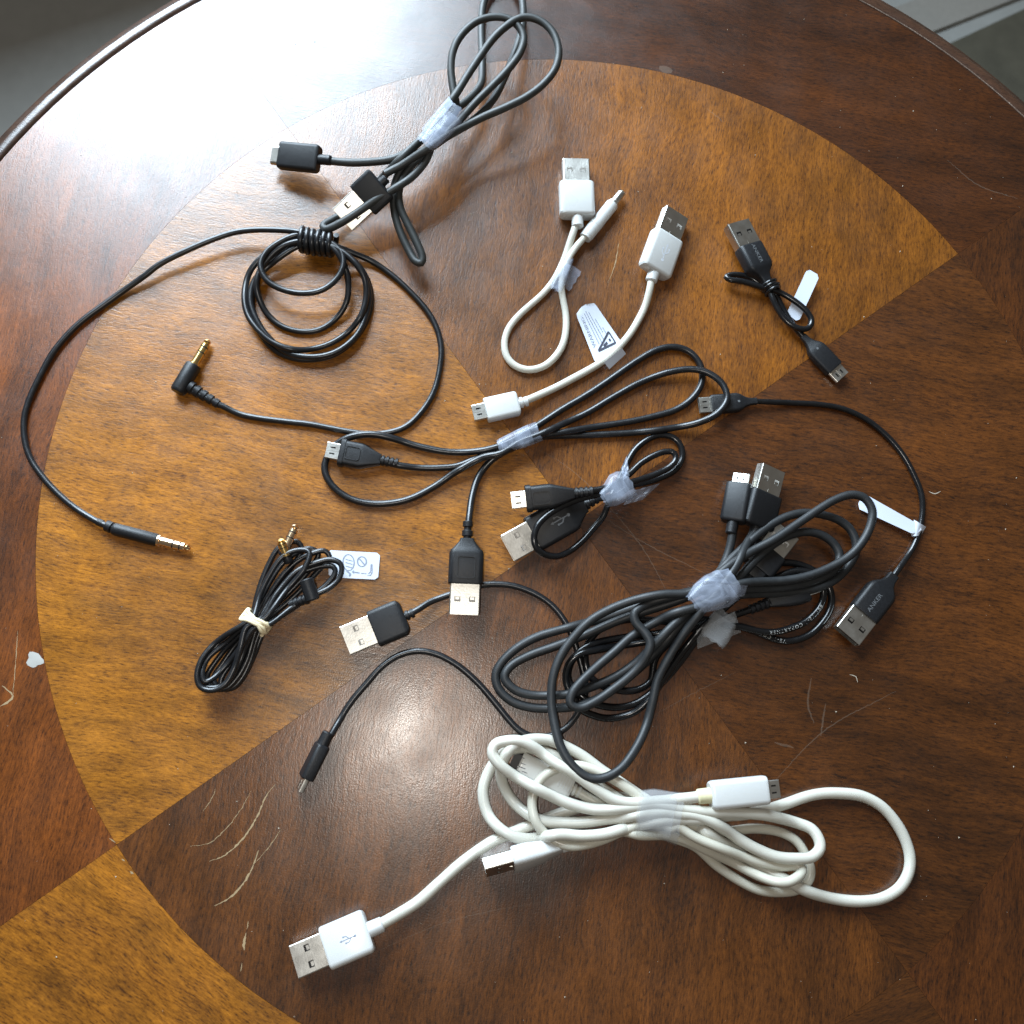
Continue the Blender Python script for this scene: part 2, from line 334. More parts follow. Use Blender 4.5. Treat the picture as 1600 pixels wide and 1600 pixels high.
def metal_shell(parent, mw, x0, L, Wd, H, rc, mat, holes, inner, depth=7, tab=None):
    mb = MB(); a, b = Wd/2, H/2
    xs = sorted({0.0, L} | {h[0] for h in holes} | {h[1] for h in holes}); ys = sorted({-a+rc, a-rc} | {h[2] for h in holes} | {h[3] for h in holes})
    def hole(xa, ya): return any(h[0]-1e-6 <= xa < h[1]-1e-6 and h[2]-1e-6 <= ya < h[3]-1e-6 for h in holes)
    for sgn in (1, -1):
        for i in range(len(xs)-1):
            for j in range(len(ys)-1):
                if hole(xs[i], ys[j]): continue
                z = sgn*b; mb.add([(x0+xs[i], ys[j], z), (x0+xs[i+1], ys[j], z), (x0+xs[i+1], ys[j+1], z), (x0+xs[i], ys[j+1], z)], [(0, 1, 2, 3)])
    n = 4
    for sg in (1, -1):        # rounded side walls
        prof = []
        for k in range(n+1):
            t = math.pi/2*(1-k/n); prof.append((sg*(a-rc+rc*math.cos(t)), b-rc+rc*math.sin(t)))
        prof += [(y, -z) for y, z in prof[::-1]]
        v = [(x0, y, z) for y, z in prof]+[(x0+L, y, z) for y, z in prof]; m = len(prof)
        mb.add(v, [(k, k+1, m+k+1, m+k) for k in range(m-1)])
    th = 0.32
    o_ = rrect(a, b, rc, 4); i_ = rrect(a-th, b-th, max(rc-th, .1), 4); m = len(o_)
    mb.add([(x0+L, y, z) for y, z in o_]+[(x0+L, y, z) for y, z in i_]+[(x0+L-depth, y, z) for y, z in i_],
           [(k, (k+1) % m, m+(k+1) % m, m+k) for k in range(m)]+[(m+k, m+(k+1) % m, 2*m+(k+1) % m, 2*m+k) for k in range(m)] if not holes else
           [(k, (k+1) % m, m+(k+1) % m, m+k) for k in range(m)])
    s = bobj(mb, 'metal_shell', mat, parent, mw)
    t = MB()
    box(t, x0+0.05, x0+L-1.1, -a+th+.12, a-th-.12, -b+th+.05, -b+th+.05+H*0.42) if H > 3 else box(t, x0+.05, x0+L-.5, -a+th+.1, a-th-.1, -b*.35, b*.35)
    bobj(t, 'tongue', inner, s, mw, smooth=False)
    if tab is not None:                   # small raised spring marks on the plate
        t = MB()
        for (xa, xb, ya, yb, dz) in tab: box(t, x0+xa, x0+xb, ya, yb, b-0.1, b+dz)
        bobj(t, 'shell_detail', mat, s, mw, smooth=False)
    return s
USBH = [(0.46, 0.64)]
def plug(th, kind, back, tip, hb, ht, Wd, H, style, shell, mat, shell_mat=None, roll=0, sr=(5, 1.9, 0), rc=None, pad=None, inner=None, name=None, sr_mat=None, label=None):
    """back/tip: photo pixels of the body's rear end and of the metal tip; hb/ht heights mm; shell: metal length mm"""
    mw, L = frame(P(*back, hb), P(*tip, ht), roll)
    Ls = shell; Lb = L-Ls
    nm = name or ('usb_plug' if kind == 'A' else 'micro_usb_plug' if kind in ('micro', 'C') else 'plug')
    mb = MB(); rc = rc if rc is not None else min(Wd, H)*0.28
    rings = []
    for t, w, h in STY[style]:
        q = rrect(Wd/2*w, H/2*h, rc*min(w, h), 4); rings.append([(t*Lb, y, z) for y, z in q])
    loft(mb, rings); body = bobj(mb, nm, mat, th, mw, angle=30)
    if label: body['label'] = label
    if sr:
        l_, r_, ribs = sr; mb = MB(); rings = []
        def circ(x, r): return [(x, r*math.cos(2*math.pi*k/14), r*math.sin(2*math.pi*k/14)) for k in range(14)]
        if ribs:
            d = l_/ribs
            for k in range(ribs):
                x = 0.4-l_+d*k; r = r_*(0.86+0.14*k/ribs)
                rings += [circ(x, r*.93), circ(x+.06*d, r), circ(x+.58*d, r), circ(x+.64*d, r*.74), circ(x+.94*d, r*.74)]
            rings.append(circ(0.6, r_*.9))
        else:
            rings = [circ(-l_, r_*.78), circ(-l_+.25, r_*.92), circ(-l_+.5, r_), circ(.6, r_*1.05)]
        loft(mb, rings); bobj(mb, 'strain_relief', sr_mat or mat, body, mw, angle=30)
    if pad:
        a0, a1, wf = pad; x0, x1 = a0*Lb, a1*Lb; q = []; cx, cy = (x0+x1)/2, Wd*wf/2
        o_ = rrect((x1-x0)/2, cy, 1.0, 3); i_ = rrect((x1-x0)/2-.35, cy-.35, .75, 3); mb = MB(); m = len(o_)
        z0, z1 = H/2-.15, H/2+.30
        v = [(cx+x, y, z1) for x, y in o_]+[(cx+x, y, z1) for x, y in i_]+[(cx+x, y, z0) for x, y in o_]+[(cx+x, y, z0) for x, y in i_]
        mb.add(v, [(k, (k+1) % m, m+(k+1) % m, m+k) for k in range(m)]+[(k, (k+1) % m, 2*m+(k+1) % m, 2*m+k) for k in range(m)]+[(m+k, m+(k+1) % m, 3*m+(k+1) % m, 3*m+k) for k in range(m)])
        bobj(mb, 'grip_outline', mat, body, mw, smooth=False)
    sm = shell_mat or M['steel']
    if kind == 'A':
        holes = [(Ls*.42, Ls*.42+2.0, 1.7, 4.1), (Ls*.42, Ls*.42+2.0, -4.1, -1.7)]
        tab = [(Ls*.42+.15, Ls*.42+1.2, 2.1, 3.7, -.15), (Ls*.42+.15, Ls*.42+1.2, -3.7, -2.1, -.15), (.6, 1.7, -.5, .5, .12)]
        metal_shell(body, mw, Lb, Ls, 12, 4.5, .5, sm, holes, inner or M['inner'], tab=tab)
    elif kind == 'micro':
        holes = [(Ls*.35, Ls*.72, 1.0, 1.6), (Ls*.35, Ls*.72, -1.6, -1.0)]
        metal_shell(body, mw, Lb, Ls, 6.85, 1.9, .35, sm, holes, M['inner'], depth=4, tab=[(Ls*.1, Ls*.9, -.18, .18, .08), (.3, .8, -2.6, 2.6, .08)])
    elif kind == 'C':
        metal_shell(body, mw, Lb, Ls, 8.3, 2.5, 1.1, sm, [], M['inner'], depth=5)
    return body, mw, Lb
def trident(parent, mw, cx, z, size, mat, flip=1):
    """the three-pronged data-bus symbol, raised a little from the plastic"""
    mb = MB(); s = size*flip; t = size*.055
    def bar(x0, y0, x1, y1):
        d = Vector((x1-x0, y1-y0)); n = Vector((-d.y, d.x)).normalized()*t
        mb.add([(cx+s*0+a, b, z) for a, b in ((x0-n.x, y0-n.y), (x1-n.x, y1-n.y), (x1+n.x, y1+n.y), (x0+n.x, y0+n.y))], [(0, 1, 2, 3)])
    def disc(x, y, r, n=12): mb.add([(cx+x+r*math.cos(2*math.pi*k/n), y+r*math.sin(2*math.pi*k/n), z) for k in range(n)], [tuple(range(n))])
    bar(-.9*s, 0, .8*s, 0); disc(-.95*s, 0, abs(.17*s)); mb.add([(cx+1.05*s, 0, z), (cx+.75*s, .16*s, z), (cx+.75*s, -.16*s, z)], [(0, 1, 2)])
    bar(-.45*s, 0, -.1*s, .38*s); bar(-.1*s, .38*s, .28*s, .38*s); disc(.33*s, .38*s, abs(.11*s))
    bar(-.2*s, 0, .12*s, -.38*s); bar(.12*s, -.38*s, .4*s, -.38*s); mb.add([(cx+a*s, b*s, z) for a, b in ((.36, -.28), (.56, -.28), (.56, -.48), (.36, -.48))], [(0, 1, 2, 3)])
    bobj(mb, 'usb_emblem', mat, parent, mw, smooth=False)
def lettering(parent, mw, s, size, x, y, z, rot, mat, sx=1.0):
    v, f = text_pts(s, size); R = Matrix.Rotation(math.radians(rot), 3, 'Z')
    mb = MB(); mb.add([tuple((R @ Vector((p[0]*sx, p[1], 0)))+Vector((x, y, z))) for p in v], f)
    bobj(mb, 'lettering', mat, parent, mw, smooth=False)
def jack(th, back, tip, hb, ht, body_l, r, mat, pin_mat, sr=None, name='audio_jack', pin_len=None, rings=True):
    mw, L = frame(P(*back, hb), P(*tip, ht), 0); mb = MB()
    def circ(x, r, n=16): return [(x, r*math.cos(2*math.pi*k/n), r*math.sin(2*math.pi*k/n)) for k in range(n)]
    loft(mb, [circ(0, r*.80), circ(.5, r*.93), circ(1.4, r), circ(body_l-.8, r), circ(body_l-.2, r*.93), circ(body_l, r*.8)])
    body = bobj(mb, name, mat, th, mw, angle=40)
    pl = L-body_l; mb = MB(); x = body_l-.2; pr = 1.75
    loft(mb, [circ(x, 2.3), circ(x+.9, 2.3), circ(x+.95, pr), circ(x+pl*.45, pr), circ(x+pl*.455, pr*.93), circ(x+pl*.49, pr*.93), circ(x+pl*.495, pr), circ(x+pl*.66, pr),
              circ(x+pl*.665, pr*.93), circ(x+pl*.70, pr*.93), circ(x+pl*.705, pr), circ(x+pl*.80, pr*.98), circ(x+pl*.84, pr*.66), circ(x+pl*.90, pr*.95), circ(x+pl*.97, pr*.55), circ(x+pl, pr*.15)])
    bobj(mb, 'jack_pin', pin_mat, body, mw, angle=35)
    if rings:
        mb = MB()
        for k in (.455, .665): loft(mb, [circ(x+pl*k+.02, pr*.95), circ(x+pl*k+pl*.033, pr*.95)])
        bobj(mb, 'insulator_ring', M['inner'], body, mw)
    return body, mw
def ribbed(parent, a, b, ha, hb, r0, r1, ribs, mat):   # free ribbed strain relief between two points
    mw, L = frame(P(*a, ha), P(*b, hb), 0); mb = MB(); rg = []; d = L/ribs
    def circ(x, r, n=14): return [(x, r*math.cos(2*math.pi*k/n), r*math.sin(2*math.pi*k/n)) for k in range(n)]
    for k in range(ribs):
        r = r0+(r1-r0)*k/max(1, ribs-1); x = k*d
        rg += [circ(x, r*.94), circ(x+.05*d, r), circ(x+.6*d, r), circ(x+.65*d, r*.72), circ(x+.97*d, r*.72)]
    loft(mb, rg); return bobj(mb, 'strain_relief', mat, parent, mw, angle=30)
def tape(th, c, axis, h_lo, h_hi, sections, mat=None, name='tape_wrap', wob=0.22, seed=1):
    """sections: (pixels along the axis from c, half width in pixels, sideways offset in pixels)"""
    r = np.random.default_rng(seed); a = np.array(axis, float); a /= np.hypot(*a); nrm = np.array([-a[1], a[0]])
    n = 36; rings = []
    ph = r.uniform(0, 6.28, 4)
    dense = []
    for i in range(len(sections)-1):
        for k in range(4):
            t = k/4; dense.append(tuple(np.array(sections[i])*(1-t)+np.array(sections[i+1])*t))
    dense.append(sections[-1])
    for i, (s, hw, off) in enumerate(dense):
        cpx = np.array(c)+a*s+nrm*off; hl, hh = h_lo, h_hi; ring = []
        for k in range(n):
            t = 2*math.pi*k/n; ct, st = math.cos(t), math.sin(t); e = 0.62
            x = math.copysign(abs(ct)**e, ct); z = math.copysign(abs(st)**e, st)
            wv = wob*(math.sin(3*t+ph[0]+i*.5)+.6*math.sin(5*t+ph[1]-i*.8)+.5*math.sin(8*t+ph[2]+i*.3))
            jag = (r.uniform(-1, 1)*2.0 if i in (0, len(dense)-1) else 0)
            q = cpx+nrm*(x*hw+wv*1.1)+a*jag
            ring.append(tuple(P(q[0], q[1], max(0.25, (hl+hh)/2+z*(hh-hl)/2+wv*.45))))
        rings.append(ring)
    mb = MB(); loft(mb, rings, False, False); org = wmat(th).translation
    k0, k1 = 2, 15; m = len(rings); lo, hi = int(m*.10), max(int(m*.10)+3, int(m*.86))      # top layer: an overlapping end of the strip
    V2 = []; F2 = []; w_ = k1-k0+1
    for i in range(lo, hi):
        for k in range(k0, k1+1):
            p = Vector(rings[i][k]); q = Vector(rings[i][(k+n//2) % n]); d_ = (p-q).normalized(); p = p+d_*.0003
            if k == k1: p = p+(Vector(rings[i][k+1])-Vector(rings[i][k]))*(.45*(i % 2))
            V2.append(tuple(p))
    for i in range(hi-lo-1):
        for k in range(w_-1): F2.append((i*w_+k, i*w_+k+1, (i+1)*w_+k+1, (i+1)*w_+k))
    mb.add(V2, F2)
    return mesh_obj(name, [tuple(Vector(v)-org) for v in mb.v], mb.f, mat or M['tape'], th, True, 50, Matrix.Translation(org))
def sheet(th, name, poly, heights, mat, thick=0.16, bulge=0.0, nx=16, ny=6, parent=None, rnd=0.0, wob=0.0, edge_jag=0):
    """a thin card or film: poly = 4 photo pixels (going round), heights at those corners in mm"""
    q = [np.array(p, float) for p in poly]; V = []; F = []
    r = np.random.default_rng(len(name)+int(q[0][0]))
    for side in (1, 0):
        for i in range(nx+1):
            for j in range(ny+1):
                u, v = i/nx, j/ny; uu, vv = u, v
                if rnd:                       # rounded corners
                    du = min(u, 1-u)*rnd[0]; dv = min(v, 1-v)*rnd[1]; R = rnd[2]
                    if du < R and dv < R:
                        k = R-math.sqrt(max(0, R*R-(R-du)**2)); ins = max(0, k-dv) if dv < k else 0
                        vv = v+(ins/rnd[1])*(1 if v < .5 else -1)
                p = (q[0]*(1-uu)+q[1]*uu)*(1-vv)+(q[3]*(1-uu)+q[2]*uu)*vv
                h = (heights[0]*(1-u)+heights[1]*u)*(1-v)+(heights[3]*(1-u)+heights[2]*u)*v
                h += bulge*math.sin(math.pi*u)+wob*(math.sin(7*u+3*v)+math.sin(5*v*3+u*4))*.5
                if edge_jag and i == nx: p = p+(q[1]-q[0])/np.hypot(*(q[1]-q[0]))*((j % 2)*edge_jag)
                V.append(P(p[0], p[1], max(0.1, h)+(thick if side else 0)))
    K = (nx+1)*(ny+1)
    for i in range(nx):
        for j in range(ny):
            a = i*(ny+1)+j; F.append((a, a+1, a+ny+2, a+ny+1)); F.append((K+a, K+a+ny+1, K+a+ny+2, K+a+1))
    rim = [i*(ny+1) for i in range(nx+1)]+[nx*(ny+1)+j for j in range(1, ny+1)]+[i*(ny+1)+ny for i in range(nx-1, -1, -1)]+[j for j in range(ny-1, 0, -1)]
    for k in range(len(rim)):
        a, b = rim[k], rim[(k+1) % len(rim)]; F.append((a, b, K+b, K+a))
    org = wmat(th).translation
    return mesh_obj(name, [tuple(v-org) for v in V], F, mat, parent or th, True, 30, Matrix.Translation(org))
def on_sheet(parent, name, mat, poly, heights, bulge, shapes, thick=0.16):
    """flat print on a sheet(): shapes = list of polygons in (u, v) of that sheet"""
    q = [np.array(p, float) for p in poly]; V = []; F = []
    for s in shapes:
        k = len(V)
        for u, v in s:
            p = (q[0]*(1-u)+q[1]*u)*(1-v)+(q[3]*(1-u)+q[2]*u)*v
            h = (heights[0]*(1-u)+heights[1]*u)*(1-v)+(heights[3]*(1-u)+heights[2]*u)*v+bulge*math.sin(math.pi*u)
            V.append(P(p[0], p[1], h+thick+.09))
        F.append(tuple(range(k, k+len(s))))
    th = parent.parent or parent; org = wmat(th).translation
    return mesh_obj(name, [tuple(v-org) for v in V], F, mat, parent, False, 30, Matrix.Translation(org))
def uvtext(s, size_u, size_v, u0, v0, flip_u=1, flip_v=1):
    v, f = text_pts(s, 1.0); return [[(u0+flip_u*v[i][0]*size_u, v0+flip_v*v[i][1]*size_v) for i in q] for q in f]
def stroke(pts, w):
    out = []
    for (x0, y0), (x1, y1) in zip(pts[:-1], pts[1:]):
        d = math.hypot(x1-x0, y1-y0) or 1; nx, ny = -(y1-y0)/d*w, (x1-x0)/d*w
        out.append([(x0-nx, y0-ny), (x1-nx, y1-ny), (x1+nx, y1+ny), (x0+nx, y0+ny)])
    return out
def crop(x0, y0, s, pts): return [(x0+p[0]/s, y0+p[1]/s)+tuple(p[2:]) for p in pts]

# ================================================================== the setting
def slab(name, poly, z0, z1, mat):
    n = len(poly); v = [(x, y, z1) for x, y in poly]+[(x, y, z0) for x, y in poly]
    o = mesh_obj(name, v, [tuple(range(n)), tuple(range(2*n-1, n-1, -1))]+[(k, (k+1) % n, n+(k+1) % n, n+k) for k in range(n)], mat, smooth=False)
    o['kind'] = 'structure'; return o
FZ = -560.0
slab('floor', [(-4, -4), (4, -4), (4, 4), (-4, 4)], FZ*MM-.05, FZ*MM, M['floor'])
e0, e1 = P(1505, 58, FZ+12), P(1600, 14, FZ+12); d = (e1-e0).normalized(); nn = Vector((d.y, -d.x, 0))
a_, b_ = e0-d*0.02, e0+d*1.6
rug = slab('rug', [tuple(a_.xy), tuple(b_.xy), tuple((b_+nn*1.2).xy), tuple((a_+nn*1.2).xy)], FZ*MM+.001, FZ*MM+.012, M['rug']); del rug['kind']; rug['label'] = 'dark olive rug on the grey floor beyond the upper right table edge'; rug['category'] = 'rug'
s0, s1 = P(1448, 22, FZ+6), P(1560, -22, FZ+6); d2 = (s1-s0).normalized(); n2 = Vector((d2.y, -d2.x, 0))
slab('floor_strip', [tuple((s0-d2*.03-n2*.022).xy), tuple((s1+d2*1.0-n2*.022).xy), tuple((s1+d2*1.0+n2*.022).xy), tuple((s0-d2*.03+n2*.022).xy)], FZ*MM+.001, FZ*MM+.006, M['strip'])

# ================================================================== the table
TB = thing('round_table', 'round wooden table with radial veneer wedges and a dark beaded rim', 'table', (0, 0, 0))
R1, R2 = 0.216, 0.2905
LINE = math.radians(54.39)
def arc(r, a0, a1, n): return [(r*math.cos(a0+(a1-a0)*k/n), r*math.sin(a0+(a1-a0)*k/n)) for k in range(n+1)]
def veneer(r0, r1, ctr, mat, sheen_tint, ring, label=None, half=math.pi/4):
    g = 0.00004; local = -math.pi/2 if ring else 0.0     # local x runs along the grain
    n = 40
    if ring: pts = arc(r1-g, local-half+g/r1, local+half-g/r1, n)+arc(r0+g, local+half-g/r0, local-half+g/r0, n)
    else: pts = [(g*2*math.cos(local), g*2*math.sin(local))]+arc(r1-g, local-half+g/r1, local+half-g/r1, n)
    m = len(pts); V = [(x, y, 0) for x, y in pts]+[(x, y, -.0006) for x, y in pts]
    if ring: F = [(k, k+1, m-2-k, m-1-k) for k in range(n)]
    else: F = [(0, k, k+1) for k in range(1, m-1)]
    F += [(k, (k+1) % m, m+(k+1) % m, m+k) for k in range(m)]
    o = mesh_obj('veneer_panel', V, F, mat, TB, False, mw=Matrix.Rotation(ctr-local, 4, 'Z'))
    o.color = (*sheen_tint, 1)  # per-panel colour also paints in sheen and light falloff across the table
    if label: o['label'] = label
A = [LINE+math.pi/4+k*math.pi/2 for k in range(4)]    # wedge centres: top, left, bottom, right of the photo
veneer(0, R1, A[0], M['gold'], (0.72, 0.66, 0.62), False, 'golden brown veneer wedge, sheen painted in')
veneer(0, R1, A[1], M['gold'], (1.30, 1.32, 1.15), False, 'golden veneer wedge, bright sheen painted in')
veneer(0, R1, A[2], M['brown'], (1.12, 1.10, 1.08), False, 'dark brown veneer wedge, weak sheen painted in')
veneer(0, R1, A[3], M['brown'], (.86, .82, .78), False, 'dark brown veneer wedge, weak sheen painted in')
veneer(R1, R2, A[0], M['brown'], (0.50, .43, .40), True, 'dark reddish border veneer, light falloff painted in')
veneer(R1, R2, A[1], M['brown'], (1.75, 1.5, 1.3), True, 'reddish brown border veneer, brighter sheen painted in')
veneer(R1, R2, A[2]-math.pi/8, M['gold'], (1.15, 1.15, 1.0), True, 'golden border veneer, window sheen painted in', math.pi/8)  # one border piece split: lit half painted golden, dim half brown
veneer(R1, R2, A[2]+math.pi/8, M['brown'], (.8, .78, .72), True, 'dark brown border veneer, dimmer sheen painted in', math.pi/8)
veneer(R1, R2, A[3], M['brown'], (.85, .76, .70), True, 'reddish brown border veneer, brighter sheen painted in')
def lathe(name, prof, mat, parent, n=160):
    V = [(r*math.cos(2*math.pi*k/n), r*math.sin(2*math.pi*k/n), z) for k in range(n) for r, z in prof]; m = len(prof)
    F = [(k*m+j, ((k+1) % n)*m+j, ((k+1) % n)*m+j+1, k*m+j+1) for k in range(n) for j in range(m-1)]
    return mesh_obj(name, V, F, mat, parent, True, 50)
lathe('table_core', [(0.0001, -.0007), (R2+.0004, -.0007), (R2+.0004, -.018), (.0001, -.018)], M['joint'], TB)
pr = [(R2+.0004, -.004), (R2+.0004, -.0010), (R2+.0007, -.0010), (R2+.0010, -.0003), (R2+.0016, .0001), (R2+.0027, .0003), (R2+.0042, .0003), (R2+.0054, .0000), (R2+.0062, -.0007), (R2+.0067, -.0016)]
pr += [(R2+.0074, -.0022), (R2+.0095, -.0030), (R2+.0110, -.0050), (R2+.0114, -.0085), (R2+.0100, -.013), (R2+.006, -.016), (R2+.0005, -.0182)]
lathe('rim', pr, M['rim'], TB)
lathe('apron', [(.225, -.0185), (.232, -.0185), (.232, -.09), (.225, -.09)], M['rim'], TB, 96)
lathe('pedestal', [(.001, -.019), (.12, -.019), (.12, -.035), (.045, -.06), (.036, -.12), (.05, -.20), (.06, -.28), (.04, -.38), (.035, -.44), (.07, -.48), (.16, -.52), (.17, FZ*MM+.001), (.001, FZ*MM+.001)], M['rim'], TB, 64)

# wear on the table top
def ribbon(mb, pts, w, z=0.06):
    p = np.array(pts, float); t = np.gradient(p, axis=0); t /= np.linalg.norm(t, axis=1)[:, None]+1e-9; nrm = np.stack([-t[:, 1], t[:, 0]], 1)
    k = len(mb.v)
    for i in range(len(p)):
        wi = (w[i] if hasattr(w, '__len__') else w*(math.sin(math.pi*min(1, max(0.06, i/(len(p)-1) if i < len(p)/2 else 1-i/(len(p)-1)))*1.0)**.5))
        for s in (-1, 1): q = p[i]+nrm[i]*wi*s/2; mb.v.append(tuple(P(q[0], q[1], z)))
    mb.f += [(k+2*i, k+2*i+1, k+2*i+3, k+2*i+2) for i in range(len(p)-1)]
def curve(pts, n=14, jit=0.0):
    s, _ = spline([(a, b) for a, b in pts], step=1.0); s = s[:, :2]
    if jit: s = s+RNG.normal(0, jit, s.shape)
    return s
mb = MB()
for pts, w in [(p_, w_*.68) for p_, w_ in [([(327, 1346), (352, 1336), (380, 1310), (402, 1275), (418, 1240), (430, 1226)], 4.0), ([(334, 1416), (360, 1402), (382, 1378), (396, 1352), (404, 1328)], 4.6),
               ([(396, 1352), (415, 1330), (440, 1296)], 1.8), ([(381, 1485), (382, 1470), (384, 1458)], 5.0), ([(376, 1518), (378, 1505)], 2.5), ([(386, 1452), (388, 1440)], 2.0),
               ([(297, 1322), (325, 1318), (352, 1296), (378, 1262), (392, 1236)], 1.6), ([(317, 1268), (330, 1250), (337, 1232)], 1.4),
               ([(0, 1104), (14, 1096), (20, 1088), (4, 1072)], 5.0), ([(20, 1088), (25, 1030), (28, 985)], 1.6),
               ([(171, 1310), (180, 1316)], 6.0), ([(190, 1342), (195, 1346)], 5), ([(203, 1362), (209, 1366)], 5),
               ([(950, 442), (961, 412), (967, 380)], 2.2)]]:
    cp = curve(pts, jit=.4); n_ = len(cp); ribbon(mb, cp, [w*(.35+.9*RNG.random())*min(1, .3+3*i/n_, .3+3*(n_-1-i)/n_) for i in range(n_)])
o = mesh_obj('scratches', mb.v, mb.f, M['pale'], TB, False); o['kind'] = 'stuff'
mb = MB()
for pts, w in [([(270, 345), (320, 352), (350, 358)], 3.5), ([(626, 128), (616, 180), (612, 225)], 3.0), ([(620, 470), (580, 540), (520, 560)], 1.2),
               ([(330, 555), (420, 600), (520, 650)], 1.6), ([(840, 700), (900, 740), (1000, 850), (1040, 920)], 1.6), ([(930, 800), (1010, 850), (1110, 900)], 1.2), ([(1210, 1220), (1290, 1140), (1400, 1080)], 1.8),
               ([(410, 640), (500, 665), (620, 640)], 1.2), ([(655, 1160), (662, 1190)], 1.4), ([(470, 905), (560, 880), (700, 830)], 1.2), ([(440, 1010), (470, 980), (500, 955)], 1.3), ([(640, 930), (560, 1000), (480, 1090)], 1.2),
               ([(1268, 1060), (1262, 1100), (1272, 1130)], 3), ([(1290, 1100), (1282, 1150)], 3), ([(1210, 1160), (1240, 1168)], 4), ([(1030, 105), (1050, 112)], 11), ([(705, 1440), (655, 1345), (640, 1330)], 1.0),
               ([(1480, 250), (1530, 290), (1590, 310)], 1.4), ([(1105, 170), (1130, 190)], 1.5), ([(560, 1500), (700, 1440), (900, 1400)], 1.0), ([(300, 420), (340, 412), (420, 400)], 1.0), ([(1000, 1130), (1080, 1085), (1150, 1050)], 1.0)]:
    ribbon(mb, curve(pts, jit=.35), w, .05)
o = mesh_obj('scuff_marks', mb.v, mb.f, M['haze'], TB, False); o['kind'] = 'stuff'
mb = MB(); c = (54, 1031); v = [c]
for k in range(18):
    t = 2*math.pi*k/18; r = 12*(1+.16*math.sin(3*t+1)+.10*math.sin(5*t)); v.append((c[0]+r*math.cos(t)*1.05, c[1]+r*math.sin(t)))
mb.add([tuple(P(x, y, .20 if i == 0 else .05)) for i, (x, y) in enumerate(v)], [(0, k, k % 18+1) for k in range(1, 19)])
mesh_obj('paint_spot', mb.v, mb.f, M['paint'], TB, True)
mb = MB()
for k in range(420):                                    # crumbs and dust
    r = 0.285*math.sqrt(random.random()); t = random.uniform(0, 2*math.pi); x, y = r*math.cos(t), r*math.sin(t); s = random.choice((.12, .15, .2, .25, .45))*MM
    a = random.uniform(0, 3); q = [(x+s*math.cos(a+i*2.1)*random.uniform(.6, 1.2), y+s*math.sin(a+i*2.1)*random.uniform(.6, 1.2), .00002) for i in range(3)]+[(x, y, s*.7)]
    mb.add(q, [(0, 1, 3), (1, 2, 3), (2, 0, 3)])
for cx, cy, n in ((1455, 765, 1), (1300, 1040, 1)):
    for k in range(n):
        x, y = cx+random.uniform(-30, 30), cy+random.uniform(-20, 20); a = random.uniform(0, 3)
        ribbon(mb, curve([(x, y), (x+10*math.cos(a), y+8*math.sin(a)), (x+18*math.cos(a+.5), y+16*math.sin(a+.5))]), 1.3, .12)
o = mesh_obj('dust', mb.v, mb.f, M['lint'], TB, False); o['kind'] = 'stuff'

# ================================================================== the cables
G = 'cables laid out on the round table'
def cable(name, label, at): return thing(name, label, 'cable', P(*at, 0), G)

# --- 1  charcoal bundle at the top edge
c1 = cable('usb_cable', 'raised charcoal cable tied with tape, its loops crossing the top edge', (690, 195))
plug(c1, 'C', (499, 249), (426, 242), 12.5, 7.5, 11.5, 5.6, 'box', 3.6, M['plugk'], sr=(5.5, 2.1, 0), roll=-14)
plug(c1, 'A', (596, 286), (536, 343), 19, 11, 15.5, 6.2, 'box', 11.5, M['plugk'], roll=-26, sr=(3, 2, 0), inner=M['inner'])
T = lambda p: crop(400, 0, 3.2, p)
cord(c1, M['char2'], 1.65, [
 (3, T([(300, 800, 12.5), (380, 805, 13), (500, 812, 14), (620, 805, 15), (700, 788, 16), (775, 745, 17), (850, 675, 17), (920, 600, 17), (1020, 530, 15), (1080, 480, 13), (1125, 420, 10), (1133, 340, 8), (1130, 250, 6), (1125, 150, 5), (1128, 60, 4), (1145, -10, 3), (1190, -70, 3), (1270, -90, 3), (1320, -50, 4), (1332, 0, 6), (1336, 60, 8), (1330, 130, 11), (1312, 210, 14), (1285, 290, 17), (1240, 390, 18), (1195, 480, 18), (1130, 560, 18), (1060, 620, 18)])),
 (4, T([(960, 680, 18), (880, 735, 18), (800, 775, 18), (740, 830, 17), (700, 900, 15), (688, 980, 13), (692, 1060, 11), (718, 1150, 10), (758, 1240, 9), (800, 1310, 9), (828, 1318, 9.5), (832, 1290, 10), (800, 1210, 11), (755, 1120, 12), (720, 1040, 13), (712, 960, 15), (735, 885, 16), (790, 815, 18), (860, 750, 19)])),
 (5, T([(940, 680, 20), (1000, 620, 21), (1090, 520, 22), (1180, 430, 23), (1270, 335, 24), (1325, 255, 25), (1340, 185, 26), (1312, 130, 26), (1260, 95, 26), (1180, 87, 26), (1100, 110, 26), (1025, 180, 25), (985, 260, 24), (973, 350, 23), (985, 450, 22), (1000, 545, 21), (950, 620, 20)])),
 (6, T([(890, 700, 20), (850, 800, 20), (780, 885, 19), (700, 940, 18), (600, 1000, 17), (500, 1068, 15), (400, 1128, 12), (345, 1150, 9.5), (332, 1132, 7.5), (385, 1098, 6.5), (470, 1045, 6), (560, 965, 6), (640, 880, 8), (760, 760, 12), (880, 640, 18)])),
 (7, T([(950, 545, 21), (1010, 455, 22), (1060, 370, 24), (1120, 280, 25), (1190, 190, 26), (1260, 128, 27), (1310, 97, 27), (1360, 87, 27), (1430, 110, 27), (1488, 170, 27), (1515, 255, 27), (1500, 340, 26), (1440, 420, 25), (1360, 480, 24), (1260, 530, 23), (1150, 578, 22), (1050, 630, 21), (940, 690, 20), (830, 760, 21), (700, 840, 20), (640, 872, 19)])),
], zmax=27, ends=(12.5, 19))
